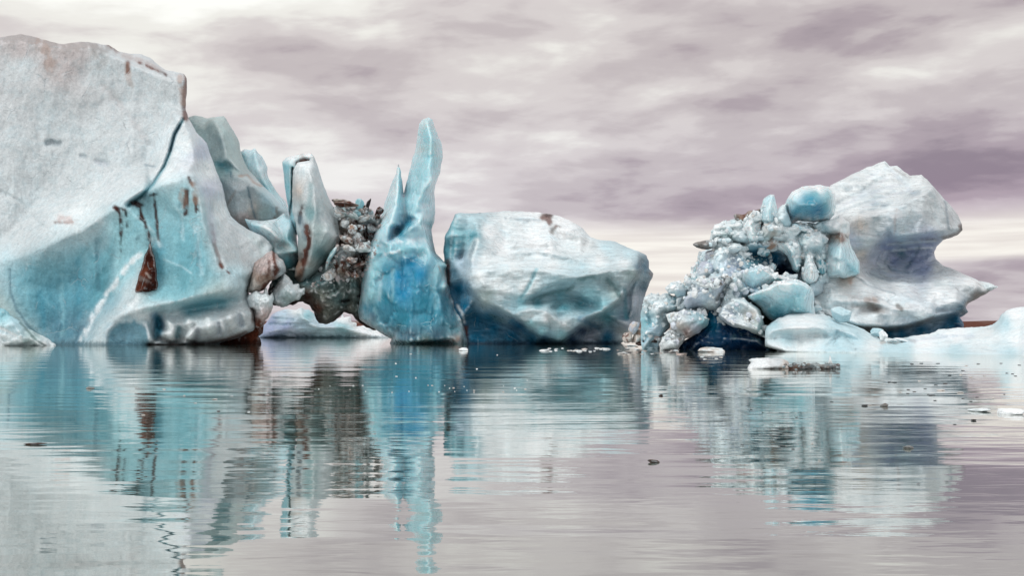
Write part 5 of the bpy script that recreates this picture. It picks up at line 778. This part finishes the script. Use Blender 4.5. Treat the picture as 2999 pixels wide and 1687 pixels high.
for k, (px, py, w, h, c1, c2, tl) in enumerate(LB):
    D = 64.9 if px > 2225 and py < 800 else 64.6 if px > 2140 else 64.4
    if px < 1960 and py > 940: D = 66.0 if px > 1895 else 70
    if 800 < py < 900 and 2040 < px < 2200: D = 61.5
    o = lump('ice_chunk', px, py, w*1.3, h*1.3, D+.75, M['rub'] if k % 3 else M['snow'], c1, seed=k+200, tilt=-tl, col2=c2, sub=4, nz=.08, deep=1.2, facets=8)
    z = 'at the waterline right of the rounded white block' if (py > 940 and px < 1960) else 'on the lip of the long floe under the dome' if px > 2380 and py > 880 else None
    if z is None:
        zs = [('beside the glossy blue boulder', 2330, 665), ('at the foot of the pale spike', 2235, 650), ('over the dark cave', 2250, 730), ('left of the stained cone', 2390, 735), ('under the dark cave', 2310, 800), ('below the snout shaped stone', 2080, 745), ('above the lilac slab', 2110, 810), ('behind the white bowl', 2165, 820), ('on the middle of the left slope', 2150, 745), ('at the low left end of the slope', 2000, 860), ('under the lilac slab', 2025, 912)]
        z = min(zs, key=lambda q: (q[1]-px)**2+(q[2]-py)**2)[0]
    LBO.append((z, px, py, w, h, c1, c2, o))
cw = dict(white='white', pale='pale blue', mint='greenish white', cyan='cyan', grey='grey', lilac='lilac grey', teal='teal', beige='beige', pink='pinkish', brown='brown', dbrown='dark brown', snow='bright white', tan='tan')
for z in sorted(set(q[0] for q in LBO)):
    g = sorted([q for q in LBO if q[0] == z], key=lambda q: q[1]); n = len(g)
    for i, (z_, px, py, w, h, c1, c2, o) in enumerate(g):
        sh_ = 'flat' if w > 1.6*h else 'upright' if h > 1.35*w else 'blocky'
        sz = 'small' if max(w, h) < 27 else 'medium' if max(w, h) < 42 else 'large'
        od = 'only one' if n == 1 else 'leftmost' if i == 0 else 'rightmost' if i == n-1 else ['second', 'third', 'fourth', 'fifth', 'sixth', 'seventh', 'eighth', 'ninth', 'tenth', 'eleventh'][i-1]+' from left'
        tag(o, f"{sz} {cw[c1]} chunk, {od} {z}", 'ice chunk', 'loose ice chunks of the right hand heap')

crumbs('ice_crumbs', [(2082, 655), (2165, 640), (2235, 600), (2300, 645), (2420, 660), (2430, 700), (2400, 830), (2350, 830), (2180, 790), (2120, 850), (2190, 900), (2110, 880), (2000, 900), (1975, 1000), (1880, 1000), (1885, 870), (1960, 835), (2040, 765)], 620, (4, 22), ['snow', 'white', 'pale', 'white', 'grey', 'snow', 'pale', 'beige'], heap, M['snow'], 4, -.1)

crumbs('ice_crumbs', [(2000, 860), (2120, 800), (2240, 775), (2330, 815), (2250, 850), (2185, 900), (2235, 930), (2240, 985), (2110, 950), (2060, 930), (1990, 1005), (1930, 1005), (1960, 930)], 230, (7, 26), ['snow', 'white', 'grey', 'white', 'lilac', 'snow'], heap, M['rub'], 9, -.3)

# ================================================================= long low floe in front, right
J_OUT = [(2242, 1012), (2240, 972), (2248, 955), (2262, 944), (2281, 932), (2314, 920), (2361, 917), (2402, 919), (2430, 924), (2452, 940), (2490, 950), (2521, 960), (2550, 978), (2575, 992), (2637, 990), (2685, 983), (2724, 978), (2740, 968), (2782, 962), (2869, 957), (2905, 954), (2922, 940), (2936, 918), (2960, 904), (2999, 898), (3080, 893), (3200, 900), (3200, 1090), (2300, 1070), (2292, 1036), (2268, 1024)]
floe = relief('ice_floe', J_OUT, [(2300, 942, 1.0), (2370, 938, .9), (2440, 985, 2.2), (2500, 1000, 1.9), (2600, 1010, 2.2), (2700, 1005, 2.4), (2800, 1000, 3), (2900, 990, 3.5), (2980, 960, 3), (2980, 1000, 5), (2600, 1030, 4.0), (2800, 1030, 5.8), (2980, 1030, 7.2), (2400, 1020, 2.9)],
    61.0, M['snow'], step=3.5, edge=-.5, R=5, Rd=.4, T=9, Rt=60, smooth=2.5, rough=3.5, seed=60, cells=((2.2, .12, .10, .06, .03),),
    lines=[[(2246, 976, 1.6), (2262, 968, 1.9), (2300, 962, 2.3), (2350, 960, 2.4), (2400, 958, 2.3), (2450, 962, 2.1), (2500, 978, 2.0)], [(2244, 1000, 1.5), (2300, 985, 1.6), (2380, 982, 1.6), (2450, 985, 1.6), (2520, 996, 1.9)], [(2250, 1015, 2.0), (2300, 1030, 2.8), (2400, 1034, 3.4), (2500, 1036, 4.4), (2700, 1040, 6.4), (3000, 1046, 9.5), (3200, 1050, 10.0)],
           [(2910, 985, 3), (2940, 940, 1.5), (3000, 920, 1), (3200, 915, 1)]],
    noise=((.5, (.2, .2, .5), 4), (.14, (.8, .8, 1.5), 4)),
    cols=[(2300, 935, 'snow'), (2360, 930, 'snow'), (2260, 960, 'pale'), (2330, 965, 'snow'), (2300, 990, 'pale'), (2380, 990, 'white'), (2280, 1020, 'white'), (2350, 1020, 'white'), (2440, 960, 'pale'), (2500, 985, 'pale'), (2450, 1020, 'pale'), (2560, 1010, 'white'), (2650, 1020, 'pale'), (2600, 1030, 'pale'), (2700, 1000, 'snow'), (2800, 990, 'snow'), (2900, 980, 'white'), (2800, 1030, 'pale'), (2960, 1040, 'pale'), (2980, 1000, 'snow'), (2970, 920, 'snow'), (2950, 950, 'pale'), (2980, 960, 'white')],
    strokes=[([(2244, 1016), (2270, 1028), (2296, 1036)], 4, 'stone', .8, 0, .6), ([(2660, 1000), (2760, 985), (2850, 985)], 5, 'lilac', .4, .3, .5), ([(2580, 1003), (2640, 1000)], 4, 'tan', .5, .2, .8), ([(2300, 1030), (2500, 1036), (2800, 1044), (3000, 1050)], 3, 'mint', .5, .2, .4), ([(2740, 1020), (2900, 1010)], 5, None, 0, .3), ([(2620, 985), (2680, 1000)], 4, 'stone', .3, .2, .6)])
tag(floe, 'long low snowy ice floe before the hollowed iceberg, running off the right edge', 'ice floe')
for (px, py, w, h, D, c1, lab, sd) in ((2464, 922, 64, 46, 60.6, 'pale', 'pale blue angular ice block sitting on the back edge of the long low floe', 3), (2585, 985, 30, 34, 60.6, 'snow', 'small white upright ice lump standing on the long floe below the dark hollow', 5), (2608, 997, 40, 12, 59.5, 'white', 'flat crumb of snow on the long floe right of the small upright lump', 6), (2640, 996, 44, 12, 60.0, 'snow', 'thin snowy crust on the long floe, right of the flat crumb', 8), (2570, 975, 40, 28, 61.4, 'pale', 'rounded pale lump on the long floe left of the small upright lump', 9)):
    o = lump('ice_lump', px, py, w, h, D, M['snow'], c1, seed=sd+700, tilt=-.15, facets=9); tag(o, lab, 'ice lump')
# ================================================================= floating bits
def floater(name, px, py, w, hgt, col, label, cat, seed, group=None, mat='snow', col2=None, deep=None, tilt=0.0, sub=3, parent=None):
    """py is the waterline in the photo; w, hgt in photo pixels"""
    D = water_D(py); mpp = D/FPX
    o = lump(name, px, py-hgt*0.18, w, hgt*1.5, D, M[mat], col, seed=seed+900, facets=10, sub=sub, soft=.03, nz=.08, col2=col2, tilt=tilt)
    dp_ = deep if deep else min(w*mpp*0.7, 3.0); s = dp_/max(o.dimensions[1], 1e-3); o.scale = (1, s, 1)
    return tag(o, label, cat, group)
# the dirty raft in the right foreground
raft = empty('ice_raft', at(2325, 1075, 34.5), 'low dirty raft of ice with brown grit, floating in front of the long floe', 'ice raft')
ra = relief('white_end', [(2188, 1090), (2192, 1070), (2200, 1062), (2192, 1054), (2210, 1049), (2240, 1047), (2262, 1050), (2290, 1050), (2308, 1058), (2315, 1068), (2340, 1074), (2380, 1080), (2384, 1096), (2190, 1098)], [(2240, 1066, .35), (2220, 1078, .5), (2290, 1072, .4)], 35.3, M['rub'], step=2.4, edge=0, R=7, Rd=.25, T=1.6, smooth=3, rough=3, seed=70, noise=((.18, (2, 2, 3), 4),),
            cols=[(2230, 1060, 'white'), (2215, 1080, 'snow'), (2280, 1062, 'grey'), (2300, 1080, 'beige'), (2360, 1085, 'beige')], strokes=[([(2240, 1082), (2300, 1080)], 3, 'brown', .6, 0, 1.3)], parent=raft)
rb = relief('gritty_end', [(2290, 1094), (2296, 1074), (2312, 1068), (2330, 1066), (2352, 1070), (2372, 1064), (2388, 1062), (2402, 1068), (2430, 1064), (2448, 1066), (2462, 1074), (2458, 1084), (2440, 1092), (2400, 1096)], [(2350, 1078, .3), (2420, 1076, .3)], 35.0, M['dirty'], step=2.2, edge=0, R=6, Rd=.2, T=1.6, smooth=2, rough=4, seed=71, noise=((.25, (3, 3, 4), 4),),
            cols=[(2310, 1080, 'brown'), (2330, 1072, 'tan'), (2350, 1082, 'brown'), (2375, 1072, 'white'), (2370, 1084, 'dbrown'), (2400, 1070, 'beige'), (2405, 1082, 'brown'), (2430, 1072, 'white'), (2430, 1084, 'brown'), (2450, 1080, 'white'), (2390, 1066, 'white')], parent=raft)
o = relief('ice_shard', [(2424, 1068), (2428, 1052), (2431, 1038), (2434, 1048), (2438, 1066)], [(2431, 1060, .05)], 34.8, M['snow'], step=1.6, edge=0, R=4, Rd=.08, T=.25, smooth=1, rough=.4, seed=72, base='white', noise=((.02, (5, 5, 5), 2),))
tag(o, 'tiny upright white shard standing on the gritty end of the dirty raft', 'ice shard')
rs = np.random.RandomState(5)
for k in range(26):
    px = rs.uniform(2296, 2456); py = rs.uniform(1064, 1086); w = rs.uniform(6, 16)
    o = lump('grit', px, py, w, w*.7, 34.5 + (1075-py)*.02, M['dirty'], ['white', 'brown', 'beige', 'dbrown', 'tan', 'snow'][k % 6], seed=k+400, sub=2, parent=raft)
floater('flat_floe', 2072, 1031, 102, 15, 'white', 'flat cream coloured floe drifting in front of the dark navy wall', 'ice floe', 1, mat='snow', sub=4, col2='beige')
floater('flat_floe', 2962, 1211, 76, 19, 'snow', 'smooth white floe near the right edge, larger of a touching pair', 'ice floe', 2, sub=4, deep=.5)
floater('flat_floe', 2868, 1204, 60, 10, 'white', 'thin white floe touching the left end of the smooth white one near the right edge', 'ice floe', 3, sub=4, deep=.4)
floater('flat_floe', 1360, 1027, 34, 10, 'snow', 'lone small white floe on the water in front of the blue spire berg', 'ice floe', 4, deep=1.0)
floater('debris', 1915, 1354, 38, 7, 'brown', 'lone reddish brown scrap floating in open water below the rounded block', 'debris', 5, mat='rock', col2='tan', deep=.05, tilt=-.12)
floater('debris', 104, 1302, 74, 5, 'brown', 'long thin brown strip of floating dirt near the left edge', 'debris', 6, mat='rock', col2='tan', deep=.1)
floater('debris', 2850, 1232, 20, 4, 'dbrown', 'dark brown clod floating just left of and below the white floe pair', 'debris', 7, mat='rock', deep=.08)
floater('debris', 2532, 1189, 20, 6, 'dbrown', 'dark clod floating just left of a tan lump in the right hand reflection', 'debris', 8, mat='rock', deep=.1)
floater('debris', 2590, 1190, 26, 9, 'tan', 'tan ice lump floating just right of a dark clod', 'ice lump', 9, mat='dirty', col2='beige', deep=.15)
floater('ice_lump', 2660, 1313, 36, 8, 'beige', 'small cream ice lump floating far below the tan one', 'ice lump', 10, mat='dirty', deep=.1)
floater('debris', 1935, 1160, 14, 6, 'brown', 'tiny brown speck floating right of the rounded block reflection', 'debris', 11, mat='rock', deep=.06)
floater('ice_lump', 268, 1138, 30, 6, 'beige', 'small cream ice scrap floating in the reflection of the tallest iceberg', 'ice lump', 12, mat='dirty', deep=.2)
k = 0
def bits(n, x0, x1, y0, y1, wr, cols, label, group, hr=.28, mat='snow', seed=0, skew=1.0):
    r = np.random.RandomState(seed)
    for i in range(n):
        px = r.uniform(x0, x1); py = y0 + (y1-y0)*r.uniform()**skew; w = r.uniform(*wr)
        w = w*min(1.0, 12/max(6, w)) if r.uniform() < .6 else w
        c_ = cols[r.randint(len(cols))]
        floater('ice_crumb', px, py, w, max(1.6, min(4, w*hr*.45)), c_, label, 'ice crumb', seed*50+i, group, mat='rock' if c_ in ('brown', 'dbrown', 'stone') else mat, sub=2)
bits(26, 1590, 1790, 1019, 1030, (8, 34), ['white', 'beige', 'snow'], 'white ice crumb in the thin line before the rounded block', 'brash ice before the rounded block', seed=1)
bits(44, 1790, 2020, 1012, 1040, (8, 36), ['beige', 'stone', 'tan', 'grey', 'white', 'brown'], 'cream or brown ice crumb in the brash ice patch in front of the soiled blocks', 'brash ice before the soiled blocks', seed=2)
bits(10, 2020, 2160, 1036, 1056, (6, 20), ['white', 'beige', 'stone'], 'small ice crumb floating around the flat cream floe', 'brash ice round the cream floe', seed=3)
bits(24, 920, 1560, 1126, 1152, (3, 9), ['white', 'white', 'beige'], 'tiny white ice crumb in the long scatter across the middle water', 'ice crumbs in the middle water', seed=4)
bits(7, 1120, 1560, 1030, 1118, (4, 9), ['white', 'snow'], 'tiny white ice crumb on the dark water in front of the blue spire berg', 'ice crumbs before the spire', seed=5)
bits(34, 2600, 2990, 1062, 1180, (6, 30), ['dbrown', 'stone', 'brown', 'beige', 'stone'], 'small dark fleck floating on the pale water in front of the long floe', 'dark flecks before the long floe', seed=6, skew=1.2)
bits(10, 380, 900, 1130, 1240, (6, 20), ['beige', 'white', 'brown'], 'small ice scrap floating between the reflections on the left', 'ice scraps on the left water', seed=7)
bits(14, 1900, 2900, 1150, 1420, (4, 16), ['stone', 'brown', 'beige', 'dbrown'], 'tiny fleck floating on the open water at the right', 'flecks on the open water', seed=8)
